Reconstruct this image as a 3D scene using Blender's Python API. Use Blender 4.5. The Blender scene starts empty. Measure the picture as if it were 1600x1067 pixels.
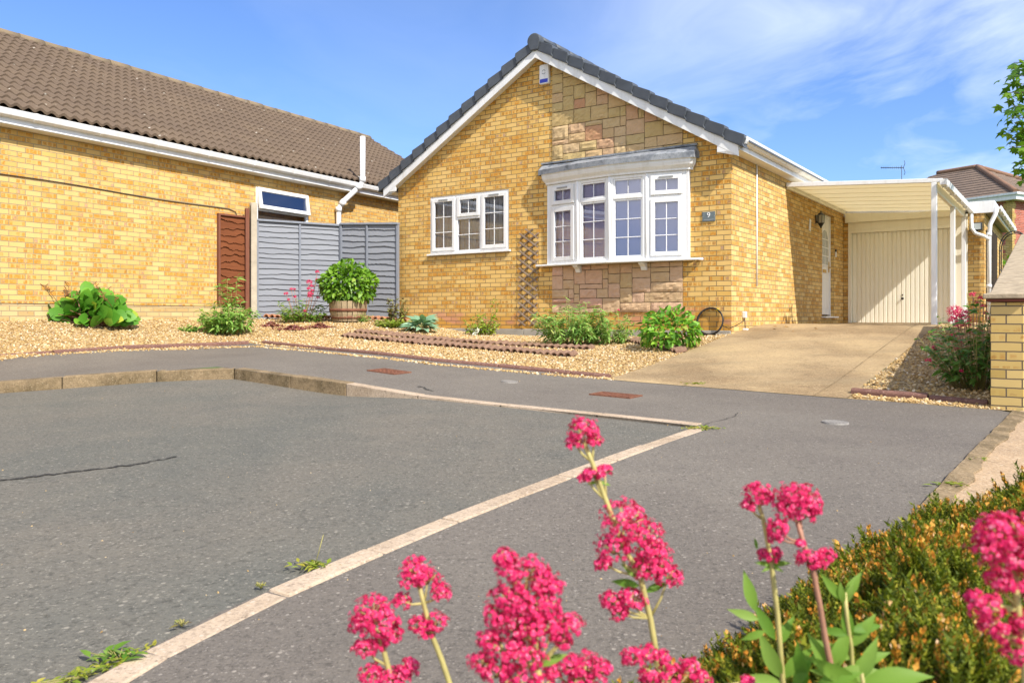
# One cul-de-sac corner: bungalow, drive, footway and flowers, built in metres around the viewpoint.
SUN_E, SKY_S, EXPO = 4.2, 0.10, 0.74
SKY_TINT, CLOUD, CUMULUS_FILL = (.74, .92, 1.28, 1), (8.6, 9.2, 10.2, 1), (11.0, 10.7, 10.2, 1)
import bpy, bmesh, math, random
import numpy as np
from mathutils import Vector, Matrix
from mathutils.geometry import tessellate_polygon
random.seed(11)
rng = np.random.default_rng(11)
PI = math.pi
R_ = math.radians
C = bpy.context.scene.collection
# ------------------------------------------------------------------ survey
F, CX, HY, EYE = 1266.0, 800.0, 497.0, 1.6     # focal length in photo pixels, principal column, eye-level row, eye height

def at(u, v, Y):
    return Vector(((u - CX) / F * Y, Y, EYE - (v - HY) / F * Y))

HC = np.array([3.22, 11.9])                    # bungalow front right corner
HL = np.array([-0.821, 0.571])                 # along the front, to the left
HR = np.array([0.571, 0.821])                  # along the side, to the back
def H(t, s):
    p = HC + t * HL + s * HR
    return float(p[0]), float(p[1])
H_ANG = math.atan2(-0.571, 0.821)

# ------------------------------------------------------------------ terrain
class TPS:
    def __init__(self, pts):
        p = np.array(pts, float); n = len(p)
        self.x = p[:, :2]
        K = self._k(self.x, self.x) + 1e-4 * np.eye(n)
        A = np.zeros((n + 3, n + 3)); A[:n, :n] = K
        A[:n, n] = 1; A[:n, n + 1:] = self.x; A[n, :n] = 1; A[n + 1:, :n] = self.x.T
        b = np.zeros(n + 3); b[:n] = p[:, 2]
        self.w = np.linalg.solve(A, b)
    def _k(self, a, b):
        d2 = ((a[:, None, :] - b[None, :, :]) ** 2).sum(-1)
        return 0.5 * d2 * np.log(d2 + 1e-12)
    def many(self, xy):
        xy = np.asarray(xy, float); n = len(self.x)
        return self._k(xy, self.x) @ self.w[:n] + self.w[n] + xy @ self.w[n + 1:]
    def __call__(self, x, y):
        return float(self.many([[x, y]])[0])

def hp(t, s, z): return (*H(t, s), z)
NEAR = [(1.297, 5.66, -.755), (.586, 4.636, -.78), (.046, 3.917, -.82), (-.389, 3.28, -.85), (-.671, 2.833, -.875),
        (-.894, 2.488, -.90), (-1.09, 2.091, -.93), (-1.27, 1.55, -.96), (-1.40, .8, -1.0), (-1.45, -1.5, -1.08)]
KERB = [(-8.9, 6.9, -.79), (-6.9, 7.63, -.72), (-5.18, 8.2, -.648), (-3.6, 8.68, -.555), hp(3.51, -6.2, -.53), hp(2.5, -6.2, -.578), hp(1.53, -6.2, -.625),
        hp(.72, -6.2, -.684), hp(-.6, -6.2, -.722), hp(-1.97, -6.2, -.754)]
GCP = [hp(-5.2, -3.7, -.77), hp(-3.6, -3.7, -.75), hp(-2.4, -3.7, -.716), hp(0, -3.7, -.65), hp(3.2, -3.7, -.464), hp(6.1, -3.7, -.37),
       (-6.19, 9.8, -.488), (-7.9, 9.2, -.56), (-4.9, 11.35, -.42)]
GCP += KERB + NEAR
GCP += [(4.0, 6.46, -.755), (1.79, 3.55, -.85), (1.2, 2.7, -.89), (0, 1, -.97), (2, 1, -.95), (4, 3.5, -.83), (6.5, 6, -.75),
        (3, -1, -1.02), (7, 1, -.9),
        hp(0, -1.85, -.459), hp(0, 0, -.235), hp(0, 1.4, -.112), hp(0, 3, -.107), hp(0, 7, -.107),
        hp(-2.4, -2.4, -.585), hp(-2.4, -1, -.43), hp(-2.4, 0, -.316), hp(-2.4, 1, -.206), hp(-2.4, 2, -.115), hp(-2.4, 4, -.107), hp(-2.4, 7, -.107),
        hp(-1.2, 2, -.11), hp(-1.2, 4.5, -.107), hp(-1.2, 0, -.27),
        hp(-3.3, -3.2, -.68), hp(-3.3, 0, -.36), hp(-3.3, 3, -.14), hp(-3.3, 7, -.1), hp(-5, 3, -.1),
        hp(1, 0, -.28), hp(2.3, 0, -.31), hp(3.6, 0, -.31), hp(5, 0, -.255), hp(6.6, 0, -.16),
        (-2.155, 15.5, -.09), (-3.39, 15.9, -.04), (-4.74, 15.0, -.015), (-5.22, 14.4, -.03),
        (-6.0, 13.0, -.035), (-7.11, 11.26, -.05), (-8.4, 9.1, -.1)]
GROUND = TPS(GCP)
RCP = []
for i, k in enumerate(KERB):
    up = .112 if i < 7 else (.03 if i < 8 else .014)
    RCP.append((k[0], k[1], k[2] - up))
RCP += [(n[0], n[1], n[2] - .012) for n in NEAR[1:]]
RCP += [(-3.2, 4.6, -.86), (-6, 4, -.93), (-10, 4, -1.02), (-8, -1, -1.12), (-14, 0, -1.2)]
ROAD = TPS(RCP)
def gz(x, y): return EYE + GROUND(x, y)
def hit(u, v, f=None):
    f = f or GROUND
    dx, dz = (u - CX) / F, (HY - v) / F
    Y = .6; 
    while Y < 30:
        if dz * Y <= f(dx * Y, Y): break
        Y += .1
    a, b = Y - .1, Y
    for _ in range(14):
        m = (a + b) / 2
        if dz * m <= f(dx * m, m): b = m
        else: a = m
    return Vector((dx * b, b, EYE + dz * b))

# ------------------------------------------------------------------ object helpers
def tag(o, label=None, cat=None, group=None, kind=None):
    if label: o['label'] = label
    if cat: o['category'] = cat
    if group: o['group'] = group
    if kind: o['kind'] = kind
    return o
def thing(name, label, cat, loc=(0, 0, 0), rz=0.0, group=None):
    o = bpy.data.objects.new(name, None); C.objects.link(o)
    o.location = loc; o.rotation_euler = (0, 0, rz); o.empty_display_size = .2
    return tag(o, label, cat, group)
def link(name, me, mat, parent=None):
    o = bpy.data.objects.new(name, me); C.objects.link(o)
    if mat is not None:
        for m in (mat if isinstance(mat, (list, tuple)) else [mat]): me.materials.append(m)
    if parent is not None: o.parent = parent
    return o
def copy_tree(o, parent=None):
    c = o.copy(); C.objects.link(c)
    if parent is not None: c.parent = parent
    for ch in list(o.children): copy_tree(ch, c)
    return c

class MB:
    """collects boxes, prisms and tubes, then links them as one mesh object"""
    def __init__(s, M=None): s.v = []; s.f = []; s.sm = []; s.M = M
    def add(s, vs, fs, smooth=False):
        b = len(s.v)
        for p in vs:
            p = Vector(p)
            s.v.append(s.M @ p if s.M is not None else p)
        for f in fs: s.f.append([b + i for i in f]); s.sm.append(smooth)
        return s
    def box(s, x0, y0, z0, x1, y1, z1):
        if x0 > x1: x0, x1 = x1, x0
        if y0 > y1: y0, y1 = y1, y0
        if z0 > z1: z0, z1 = z1, z0
        return s.add([(x0, y0, z0), (x1, y0, z0), (x1, y1, z0), (x0, y1, z0), (x0, y0, z1), (x1, y0, z1), (x1, y1, z1), (x0, y1, z1)],
                     [(0, 3, 2, 1), (4, 5, 6, 7), (0, 1, 5, 4), (1, 2, 6, 5), (2, 3, 7, 6), (3, 0, 4, 7)])
    def prism(s, poly, a0, a1, axis='y', smooth=False):
        """poly in the two other axes, in xyz order, extruded along axis"""
        n = len(poly)
        def mk(p, a):
            return (p[0], a, p[1]) if axis == 'y' else ((a, p[0], p[1]) if axis == 'x' else (p[0], p[1], a))
        area = sum(poly[i][0] * poly[(i + 1) % n][1] - poly[(i + 1) % n][0] * poly[i][1] for i in range(n))
        if (area > 0) == (axis == 'y'): poly = poly[::-1]
        vs = [mk(p, a0) for p in poly] + [mk(p, a1) for p in poly]
        fs = [tuple(range(n))[::-1], tuple(range(n, 2 * n))] 
        s.add(vs, fs)
        b = len(s.v) - 2 * n
        for i in range(n):
            j = (i + 1) % n
            s.f.append([b + i, b + j, b + n + j, b + n + i]); s.sm.append(smooth)
        return s
    def tube(s, pts, r, n=8, r1=None, cap=True):
        pts = [Vector(p) for p in pts]; k = len(pts)
        if r1 is None: r1 = r
        vs = []; prev = None
        for i, p in enumerate(pts):
            d = (pts[min(i + 1, k - 1)] - pts[max(i - 1, 0)]).normalized()
            if prev is None:
                a = d.orthogonal().normalized()
            else:
                a = (prev - d * prev.dot(d)).normalized()
            prev = a; b = d.cross(a)
            rr = r + (r1 - r) * i / max(k - 1, 1)
            for j in range(n):
                th = 2 * PI * j / n
                vs.append(p + (a * math.cos(th) + b * math.sin(th)) * rr)
        fs = []
        for i in range(k - 1):
            for j in range(n):
                j2 = (j + 1) % n
                fs.append((i * n + j, i * n + j2, (i + 1) * n + j2, (i + 1) * n + j))
        s.add(vs, fs, True)
        if cap:
            b0 = len(s.v) - k * n
            s.f.append([b0 + j for j in range(n)][::-1]); s.sm.append(False)
            s.f.append([b0 + (k - 1) * n + j for j in range(n)]); s.sm.append(False)
        return s
    def lathe(s, prof, c=(0, 0, 0), n=20, smooth=True):
        vs = []; c = Vector(c)
        for r, z in prof:
            for j in range(n):
                th = 2 * PI * j / n
                vs.append(c + Vector((r * math.cos(th), r * math.sin(th), z)))
        fs = []
        for i in range(len(prof) - 1):
            for j in range(n):
                j2 = (j + 1) % n
                fs.append((i * n + j, i * n + j2, (i + 1) * n + j2, (i + 1) * n + j))
        return s.add(vs, fs, smooth)
    def panel(s, u0, u1, z0, ztop, holes, P, extra=(), depth=.1):
        """wall sheet with openings: P(u, z, d) maps to space, d = depth into the wall"""
        us = sorted(set([u0, u1] + list(extra) + [h[0] for h in holes] + [h[1] for h in holes]))
        for a, b in zip(us[:-1], us[1:]):
            cuts = sorted([(h[2], h[3]) for h in holes if h[0] <= a + 1e-6 and h[1] >= b - 1e-6])
            lo = z0
            for c0, c1 in cuts:
                s.add([P(a, lo, 0), P(b, lo, 0), P(b, c0, 0), P(a, c0, 0)], [(0, 1, 2, 3)]); lo = c1
            s.add([P(a, lo, 0), P(b, lo, 0), P(b, ztop(b), 0), P(a, ztop(a), 0)], [(0, 1, 2, 3)])
        for h in holes:
            a, b, c, d = h
            s.add([P(a, c, 0), P(b, c, 0), P(b, c, depth), P(a, c, depth)], [(0, 1, 2, 3)])
            s.add([P(a, d, 0), P(b, d, 0), P(b, d, depth), P(a, d, depth)], [(3, 2, 1, 0)])
            s.add([P(a, c, 0), P(a, d, 0), P(a, d, depth), P(a, c, depth)], [(3, 2, 1, 0)])
            s.add([P(b, c, 0), P(b, d, 0), P(b, d, depth), P(b, c, depth)], [(0, 1, 2, 3)])
        return s
    def build(s, name, mat, parent=None, bevel=0.0, world=False, seg=1):
        me = bpy.data.meshes.new(name)
        off = parent.matrix_basis.translation if (world and parent is not None) else Vector((0, 0, 0))
        me.from_pydata([tuple(p - off) for p in s.v], [], s.f)
        me.polygons.foreach_set('use_smooth', s.sm)
        box_uv(me)
        o = link(name, me, mat, parent)
        if bevel:
            m = o.modifiers.new('bevel', 'BEVEL'); m.width = bevel; m.segments = seg; m.limit_method = 'ANGLE'; m.angle_limit = R_(40)
        return o

def box_uv(me):
    nl = len(me.loops)
    if not nl: return
    co = np.empty(len(me.vertices) * 3); me.vertices.foreach_get('co', co); co = co.reshape(-1, 3)
    li = np.empty(nl, int); me.loops.foreach_get('vertex_index', li)
    npoly = len(me.polygons)
    nr = np.empty(npoly * 3); me.polygons.foreach_get('normal', nr); nr = np.abs(nr.reshape(-1, 3))
    lt = np.empty(npoly, int); me.polygons.foreach_get('loop_total', lt)
    pn = np.repeat(nr, lt, axis=0); p = co[li]
    uv = np.empty((nl, 2))
    zz = (pn[:, 2] > pn[:, 0]) & (pn[:, 2] > pn[:, 1]); xx = (~zz) & (pn[:, 0] > pn[:, 1]); yy = ~(zz | xx)
    uv[zz] = p[zz][:, [0, 1]]; uv[xx] = p[xx][:, [1, 2]]; uv[yy] = p[yy][:, [0, 2]]
    l = me.uv_layers.new(name='UVMap'); l.data.foreach_set('uv', uv.ravel())

def fast(name, V, Fc, mat, parent=None, smooth=False, off=None):
    """V (n,3), Fc (m,k) arrays -> one mesh object"""
    V = np.asarray(V, float)
    if off is not None: V = V - np.asarray(off)
    Fc = np.asarray(Fc, int); m, k = Fc.shape
    me = bpy.data.meshes.new(name)
    me.vertices.add(len(V)); me.vertices.foreach_set('co', V.ravel())
    me.loops.add(m * k); me.loops.foreach_set('vertex_index', Fc.ravel())
    me.polygons.add(m); me.polygons.foreach_set('loop_start', np.arange(0, m * k, k)); me.polygons.foreach_set('loop_total', np.full(m, k))
    me.update(calc_edges=True)
    me.polygons.foreach_set('use_smooth', np.full(m, smooth))
    return link(name, me, mat, parent)

def nrm(a): return a / (np.linalg.norm(a, axis=-1, keepdims=True) + 1e-9)
def frames(d, n):
    x = nrm(d); y = nrm(np.cross(n, x)); z = np.cross(x, y)
    return np.stack([x, y, z], axis=-1)             # columns
def inst(tv, tf, M, T, sc):
    """template verts/faces copied by frames M, positions T, scales sc"""
    sc = np.asarray(sc, float)
    if sc.ndim == 1: sc = sc[:, None].repeat(3, 1)
    V = np.einsum('nij,nkj->nki', M, tv[None] * sc[:, None, :]) + T[:, None, :]
    N, k = V.shape[:2]
    Fc = (np.asarray(tf)[None] + (np.arange(N) * k)[:, None, None]).reshape(-1, len(tf[0]))
    return V.reshape(-1, 3), Fc
def leaf(W=.5, fold=.12, curl=.25, n=4, tip=1.0, base=.7):
    """unit length leaf along x; triangles"""
    v = []; f = []
    for i in range(n + 1):
        s = i / n
        w = W / 2 * math.sin(PI * min(1, s) ** base) ** tip if 0 < i < n else 0
        z = -curl * s * s
        v.append((s, 0, z))
        if 0 < i < n: v.append((s, w, z + fold * w * 2)); v.append((s, -w, z + fold * w * 2))
    def mid(i): return 0 if i == 0 else 1 + (i - 1) * 3
    for i in range(n):
        m0, m1 = mid(i), mid(i + 1)
        if i == 0: f += [(m0, m1, m1 + 1), (m0, m1 + 2, m1)]
        elif i == n - 1: f += [(m0, m1, m0 + 1), (m0, m0 + 2, m1)]
        else: f += [(m0, m1, m1 + 1), (m0, m1 + 1, m0 + 1), (m0, m0 + 2, m1 + 2), (m0, m1 + 2, m1)]
    return np.array(v, float), np.array(f, int)
def rdir(n):
    return nrm(rng.normal(size=(n, 3)))
def join(parts):
    Vs, Fs, b = [], [], 0
    for V, Fc in parts:
        Vs.append(V); Fs.append(Fc + b); b += len(V)
    return np.concatenate(Vs), np.concatenate(Fs)

def sheet(name, poly, zf, mat, step=.25, parent=None, dz=0.0, kind='structure'):
    """a ground polygon draped over the terrain"""
    bm = bmesh.new()
    vs = [bm.verts.new((p[0], p[1], 0)) for p in poly]
    for t in tessellate_polygon([[Vector((p[0], p[1], 0)) for p in poly]]):
        try: bm.faces.new([vs[i] for i in t])
        except ValueError: pass
    xs = [p[0] for p in poly]; ys = [p[1] for p in poly]
    for ax, lo, hi in ((0, min(xs), max(xs)), (1, min(ys), max(ys))):
        c = math.ceil(lo / step) * step + 1e-4
        while c < hi:
            no = (1, 0, 0) if ax == 0 else (0, 1, 0); co = (c, 0, 0) if ax == 0 else (0, c, 0)
            bmesh.ops.bisect_plane(bm, geom=bm.verts[:] + bm.edges[:] + bm.faces[:], plane_co=co, plane_no=no, dist=1e-5)
            c += step
    bmesh.ops.recalc_face_normals(bm, faces=bm.faces[:])
    zz = zf.many([[v.co.x, v.co.y] for v in bm.verts])
    for v, z in zip(bm.verts, zz): v.co.z = EYE + z + dz
    bm.normal_update()
    for f in bm.faces:
        if f.normal.z < 0: f.normal_flip()
        f.smooth = True
    me = bpy.data.meshes.new(name); bm.to_mesh(me); bm.free()
    box_uv(me)
    o = link(name, me, mat, parent)
    if parent is None: o['kind'] = kind
    return o

# ------------------------------------------------------------------ materials
class Mat:
    def __init__(s, name):
        s.m = bpy.data.materials.new(name); s.m.use_nodes = True
        s.t = s.m.node_tree; s.b = s.t.nodes['Principled BSDF']; s.out = s.t.nodes['Material Output']
        s.tc = s.t.nodes.new('ShaderNodeTexCoord'); s.b.inputs['Specular IOR Level'].default_value = .3
    def n(s, typ, ins=None, **props):
        nd = s.t.nodes.new('ShaderNode' + typ)
        for k, v in props.items(): setattr(nd, k, v)
        for k, v in (ins or {}).items():
            sk = nd.inputs[k]
            if isinstance(v, bpy.types.NodeSocket): s.t.links.new(v, sk)
            else: sk.default_value = v
        return nd
    def noise(s, scale, vec=None, detail=4, rough=.6, dim='3D'):
        return s.n('TexNoise', {'Vector': vec or s.tc.outputs['Object'], 'Scale': scale, 'Detail': detail, 'Roughness': rough}).outputs['Fac']
    def ramp(s, fac, stops):
        nd = s.n('ValToRGB', {'Fac': fac}); cr = nd.color_ramp
        while len(cr.elements) < len(stops): cr.elements.new(.5)
        for e, (p, c) in zip(cr.elements, stops):
            e.position = p; e.color = (*c, 1) if len(c) == 3 else c
        return nd.outputs['Color']
    def mix(s, fac, a, b, mode='MIX'):
        nd = s.t.nodes.new('ShaderNodeMix'); nd.data_type = 'RGBA'; nd.blend_type = mode
        for k, v in ((0, fac), (6, a), (7, b)):
            if isinstance(v, bpy.types.NodeSocket): s.t.links.new(v, nd.inputs[k])
            else: nd.inputs[k].default_value = (*v, 1) if isinstance(v, tuple) and len(v) == 3 else v
        return nd.outputs[2]
    def math(s, op, a, b=0.0, c=None, clamp=False):
        nd = s.t.nodes.new('ShaderNodeMath'); nd.operation = op; nd.use_clamp = clamp
        for i, v in enumerate((a, b) if c is None else (a, b, c)):
            if isinstance(v, bpy.types.NodeSocket): s.t.links.new(v, nd.inputs[i])
            else: nd.inputs[i].default_value = v
        return nd.outputs[0]
    def step(s, v, lo, hi):
        return s.n('MapRange', {'Value': v, 'From Min': lo, 'From Max': hi}).outputs['Result']
    def col(s, c, rough=.7, spec=None):
        if isinstance(c, bpy.types.NodeSocket): s.t.links.new(c, s.b.inputs['Base Color'])
        else: s.b.inputs['Base Color'].default_value = (*c, 1)
        if isinstance(rough, bpy.types.NodeSocket): s.t.links.new(rough, s.b.inputs['Roughness'])
        else: s.b.inputs['Roughness'].default_value = rough
        if spec is not None: s.b.inputs['Specular IOR Level'].default_value = spec
        return s
    def bump(s, h, strength=.5, dist=.01):
        b = s.n('Bump', {'Height': h, 'Strength': strength, 'Distance': dist})
        s.t.links.new(b.outputs[0], s.b.inputs['Normal']); return s
    def translucent(s, c, fac):
        tr = s.n('BsdfTranslucent', {'Color': c if isinstance(c, bpy.types.NodeSocket) else (*c, 1)})
        mx = s.n('MixShader', {0: fac, 1: s.b.outputs[0], 2: tr.outputs[0]})
        s.t.links.new(mx.outputs[0], s.out.inputs['Surface']); return s
    def sep(s, vec): return s.n('SeparateXYZ', {0: vec}).outputs

def m_brick(name, light, mid, spot, mortar, low=None, spots=.5, stain=None):
    m = Mat(name); uv = m.tc.outputs['UV']
    wob = m.n('TexNoise', {'Vector': uv, 'Scale': 9.0, 'Detail': 1}).outputs['Color']
    v2 = m.n('VectorMath', {0: wob, 1: (.5, .5, .5)}, operation='SUBTRACT').outputs[0]
    v3 = m.n('VectorMath', {0: v2, 'Scale': .006}, operation='SCALE').outputs[0]
    uvw = m.n('VectorMath', {0: uv, 1: v3}, operation='ADD').outputs[0]
    def brick(w, size, smooth, off=.5, vec=uvw):
        return m.n('TexBrick', {'Vector': vec, 'Color1': (0, 0, 0, 1), 'Color2': (1, 1, 1, 1), 'Mortar': (0, 0, 0, 1), 'Scale': 1.0, 'Mortar Size': size,
                                'Mortar Smooth': smooth, 'Bias': 0.0, 'Brick Width': w, 'Row Height': .075}, offset=off)
    b1 = brick(.225, .0058, .2); rnd = b1.outputs['Color']; mort = b1.outputs['Fac']
    c = m.ramp(rnd, [(0, light), (.45, tuple(.5 * (a + b) for a, b in zip(light, mid))), (.75, mid), (1, tuple(a * .86 for a in mid))])
    c = m.mix(m.step(m.noise(1.1, uv, 3), .35, .7), c, m.mix(1.0, c, (.93, .88, .8), 'MULTIPLY'))
    # drag-faced darker patches: small squares on some bricks, longer bars on others, in runs along the courses
    rowsel = m.step(m.noise(2.2, m.n('VectorMath', {0: uv, 1: (.6, 4.5, 1)}, operation='MULTIPLY').outputs[0], 2), .56 - .3 * spots, .66 - .3 * spots)
    def patch(w, size, off, lo, hi, keep):
        b2 = brick(w, size, .75, off)
        inside = m.math('MULTIPLY', m.step(b2.outputs['Fac'], .98, .15), m.step(m.noise(30, uv, 2), .3, .5))
        s_ = m.math('MULTIPLY', m.math('MULTIPLY', m.step(rnd, lo, lo + .02), m.step(rnd, hi, hi - .02)), m.step(b2.outputs['Color'], keep, keep + .25))
        return m.math('MULTIPLY', inside, s_), b2.outputs['Color']
    s1, r1 = patch(.075, .0165, .33, .26, .74, .25); s2, r2 = patch(.1125, .014, .5, .74, 1.01, .1)
    rag = m.step(m.noise(75, uv, 3), .22, .52)
    sp = m.math('MULTIPLY', m.math('MULTIPLY', m.math('ADD', s1, s2, None, True), rowsel), rag)
    spc = m.ramp(r1, [(0, tuple(a * 1.15 for a in spot)), (.7, spot), (.86, tuple(a * .72 for a in spot)), (1, (.40, .27, .22))])
    c = m.mix(m.math('MULTIPLY', sp, .92), c, spc)
    c = m.mix(m.math('MULTIPLY', m.step(m.noise(140, uv, 2), .5, .75), .12), c, spot)
    sv = m.n('VectorMath', {0: uv, 1: (1.6, .35, 1)}, operation='MULTIPLY').outputs[0]
    c = m.mix(m.math('MULTIPLY', m.step(m.noise(1.5, sv, 5, .65), .52, .75), .4), c, m.mix(1.0, c, (.74, .70, .64), 'MULTIPLY'))
    if low:      # the bottom courses are another, redder batch of bricks
        z0, z1, oc, pc = low
        zz = m.sep(uv)[1]
        o = m.math('MULTIPLY', m.step(zz, z1 + .04, z1 - .04), .8)
        c = m.mix(o, c, m.ramp(rnd, [(0, oc), (1, tuple(a * .8 for a in oc))]))
        pk = m.math('MULTIPLY', m.math('MULTIPLY', m.step(zz, z0 - .03, z0 + .02), m.step(zz, z1 + .16, z1 + .05)), m.step(m.noise(1.6, m.n('VectorMath', {0: uv, 1: (1, 2.5, 1)}, operation='MULTIPLY').outputs[0], 2), .5, .6))
        c = m.mix(m.math('MULTIPLY', pk, .75), c, m.ramp(rnd, [(0, pc), (1, tuple(a * .85 for a in pc))]))
    c = m.mix(mort, c, mortar)
    m.col(c, .85, .2)
    h = m.math('ADD', m.math('MULTIPLY', mort, -1.0), m.math('MULTIPLY', m.noise(120, uv, 3), .35))
    m.bump(h, .7, .006)
    return m.m

BUFF = ((.70, .50, .20), (.60, .38, .12), (.42, .20, .045))
M = {}
M['brick'] = m_brick('buff_brick', (.76, .52, .195), (.69, .435, .125), (.50, .205, .025), (.18, .135, .08), low=(.40, .545, (.64, .33, .06), (.62, .29, .19)), spots=.65)  # mortar colour darkened to carry the shadow in the raked joints
M['brick_left'] = m_brick('buff_brick_left', (.66, .46, .185), (.61, .395, .125), (.47, .20, .022), (.30, .24, .145), spots=.7)
M['brick_pier'] = m_brick('buff_brick_pier', (.60, .44, .18), (.50, .35, .11), (.40, .20, .05), (.13, .10, .07), spots=.2)
M['brick_red'] = m_brick('red_brick', (.46, .13, .09), (.36, .09, .06), (.25, .07, .05), (.42, .34, .27), spots=.3)

def m_simple(name, c, rough=.5, spec=.4, var=.06, scale=3.0, bump=0.0, bscale=40):
    m = Mat(name)
    f = m.step(m.noise(scale, None, 4), .3, .7)
    cc = m.mix(f, tuple(a * (1 - var) for a in c), tuple(min(1, a * (1 + var)) for a in c))
    m.col(cc, rough, spec)
    if bump: m.bump(m.noise(bscale, None, 4), bump, .004)
    return m.m
def m_grime(name, c, rough, grime, amt, vec=(6, 6, .7)):
    m = Mat(name); sv = m.n('VectorMath', {0: m.tc.outputs['Object'], 1: vec}, operation='MULTIPLY').outputs[0]
    f = m.math('MULTIPLY', m.step(m.noise(1.6, sv, 5, .7), .48, .75), amt)
    cc = m.mix(f, m.mix(m.step(m.noise(1.1, None, 3), .3, .7), c, tuple(a * .95 for a in c)), grime)
    m.col(cc, rough, .4); return m.m
M['upvc'] = m_grime('white_upvc', (.80, .80, .80), .34, (.50, .47, .40), .45)
M['paint'] = m_simple('white_paint', (.78, .77, .74), .45, .4, .05, 2)
M['cream'] = m_grime('cream_paint', (.90, .86, .73), .45, (.66, .57, .42), .28)
M['verge'] = m_simple('charcoal_verge_tile', (.066, .075, .090), .55, .4, .18, 4, .3, 60)
M['black'] = m_simple('black_metal', (.02, .02, .02), .4, .5)
M['concrete'] = m_simple('pale_concrete', (.42, .36, .27), .9, .2, .2, 5, .6, 50)
M['plinth'] = m_simple('grey_concrete_plinth', (.36, .33, .28), .9, .2, .2, 4, .6, 50)
M['coping'] = m_simple('gravelly_coping', (.36, .29, .20), .95, .15, .25, 14, 1.0, 90)
M['dark_tile'] = m_simple('dark_clay', (.16, .05, .035), .8, .2, .2, 6)
M['brass'] = m_simple('brass', (.55, .33, .06), .35, .5)
M['cable'] = m_simple('dark_cable', (.06, .05, .045), .6, .3)
M['wood_grey'] = m_simple('weathered_trellis_wood', (.27, .20, .145), .85, .2, .25, 9, .3, 60)
M['soil'] = m_simple('dark_soil', (.07, .05, .035), 1, .1, .4, 6, 1, 30)
M['grass'] = m_simple('rough_grass', (.07, .12, .03), 1, .1, .4, 1.5, .8, 30)
M['interior'] = m_simple('dim_room', (.10, .09, .085), .9, .1)

def m_soft(name, base, dark, scale=5, speck=None, sp_scale=160, sp_t=.68, bump=.5, rough=.9, big=None, bdist=.004, streak=None):
    """weathered ground surface: two tones, speckles of aggregate, large worn areas"""
    m = Mat(name); ob = m.tc.outputs['Object']
    c = m.mix(m.step(m.noise(scale, None, 5, .65), .3, .7), base, dark)
    if big: c = m.mix(m.step(m.noise(big[0], None, 4, .6), big[2], big[3]), c, m.mix(1.0, c, big[1], 'MULTIPLY'))
    fine = m.noise(sp_scale, None, 3, .7)
    c = m.mix(1.0, c, m.ramp(m.noise(sp_scale * .42, None, 4, .8), [(.28, (.50, .50, .50)), (.5, (1, 1, 1)), (.72, (1.0, .99, .97))]), 'MULTIPLY')
    c = m.mix(m.step(fine, .44, .24), c, m.mix(1.0, c, (.40, .40, .40), 'MULTIPLY'))
    if speck:
        c = m.mix(m.math('MULTIPLY', m.step(fine, sp_t - .05, sp_t + .05), .6), c, speck)
        vo = m.n('TexVoronoi', {'Vector': ob, 'Scale': sp_scale * .45, 'Randomness': 1.0}); big_ = m.math('MULTIPLY', m.step(vo.outputs['Distance'], .30, .22), m.step(m.sep(vo.outputs['Color'])[0], .80, .90))
        c = m.mix(m.math('MULTIPLY', big_, .45), c, speck)
    if streak:
        sv = m.n('VectorMath', {0: ob, 1: streak[0]}, operation='MULTIPLY').outputs[0]
        c = m.mix(m.math('MULTIPLY', m.step(m.noise(1.0, sv, 4, .7), .5, .72), streak[2]), c, streak[1])
    m.col(c, rough, .25)
    m.bump(m.math('ADD', fine, m.math('MULTIPLY', m.noise(sp_scale * .3, None, 3), .6)), bump, bdist)
    return m.m
M['road'] = m_soft('road_asphalt', (.172, .153, .122), (.140, .129, .107), 2.2, (.40, .36, .29), 75, .64, 1.0, .9, (.5, (.84, .90, .93), .42, .62), .007)
M['path'] = m_soft('footway_asphalt', (.190, .166, .136), (.160, .141, .118), 1.6, (.42, .37, .31), 95, .65, .9, .9, (.45, (.86, .85, .86), .42, .6), .006)
M['drive'] = m_soft('driveway_concrete', (.45, .325, .17), (.33, .235, .13), 1.4, (.56, .45, .28), 70, .64, .8, .92, (.8, (.66, .63, .62), .45, .62), streak=((.5, 3.0, 1), (.22, .17, .10), .5))
M['aggregate'] = m_soft('pink_aggregate_concrete', (.46, .32, .19), (.36, .25, .15), 3, (.62, .50, .36), 70, .6, 1.0, .95)
M['kerb'] = m_soft('kerb_concrete', (.52, .40, .285), (.43, .33, .235), 6, (.62, .5, .4), 90, .62, .6, .92, (2.5, (.8, .78, .74), .45, .65))
M['kerb_dirty'] = m_soft('kerb_face_concrete', (.30, .215, .12), (.21, .15, .085), 7, (.40, .32, .2), 70, .62, .8, .95, (3, (.55, .55, .5), .45, .62))
M['edging'] = m_soft('red_brown_edging', (.22, .115, .085), (.15, .075, .06), 6, (.36, .27, .2), 60, .64, .7, .95)
M['scallop'] = m_soft('brown_scalloped_tile', (.27, .165, .11), (.18, .105, .07), 5, (.4, .3, .2), 60, .66, .6, .95)
M['terracotta'] = m_soft('terracotta_tile', (.50, .235, .125), (.40, .18, .10), 5, (.55, .36, .22), 60, .7, .5, .95)
M['rust'] = m_soft('rusty_iron', (.25, .105, .06), (.16, .065, .04), 14, (.36, .2, .12), 90, .66, .9, .8)
M['steel'] = m_soft('worn_steel_cover', (.30, .28, .25), (.22, .205, .19), 20, (.55, .52, .48), 90, .66, .5, .5)
M['lead'] = m_soft('lead_flashing', (.31, .325, .35), (.21, .225, .245), 6, (.45, .48, .5), 40, .68, .4, .6, (5, (.6, .62, .66), .5, .62))
M['tar'] = m_simple('black_tar_seam', (.055, .052, .048), .8, .2, .3, 12)

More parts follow.
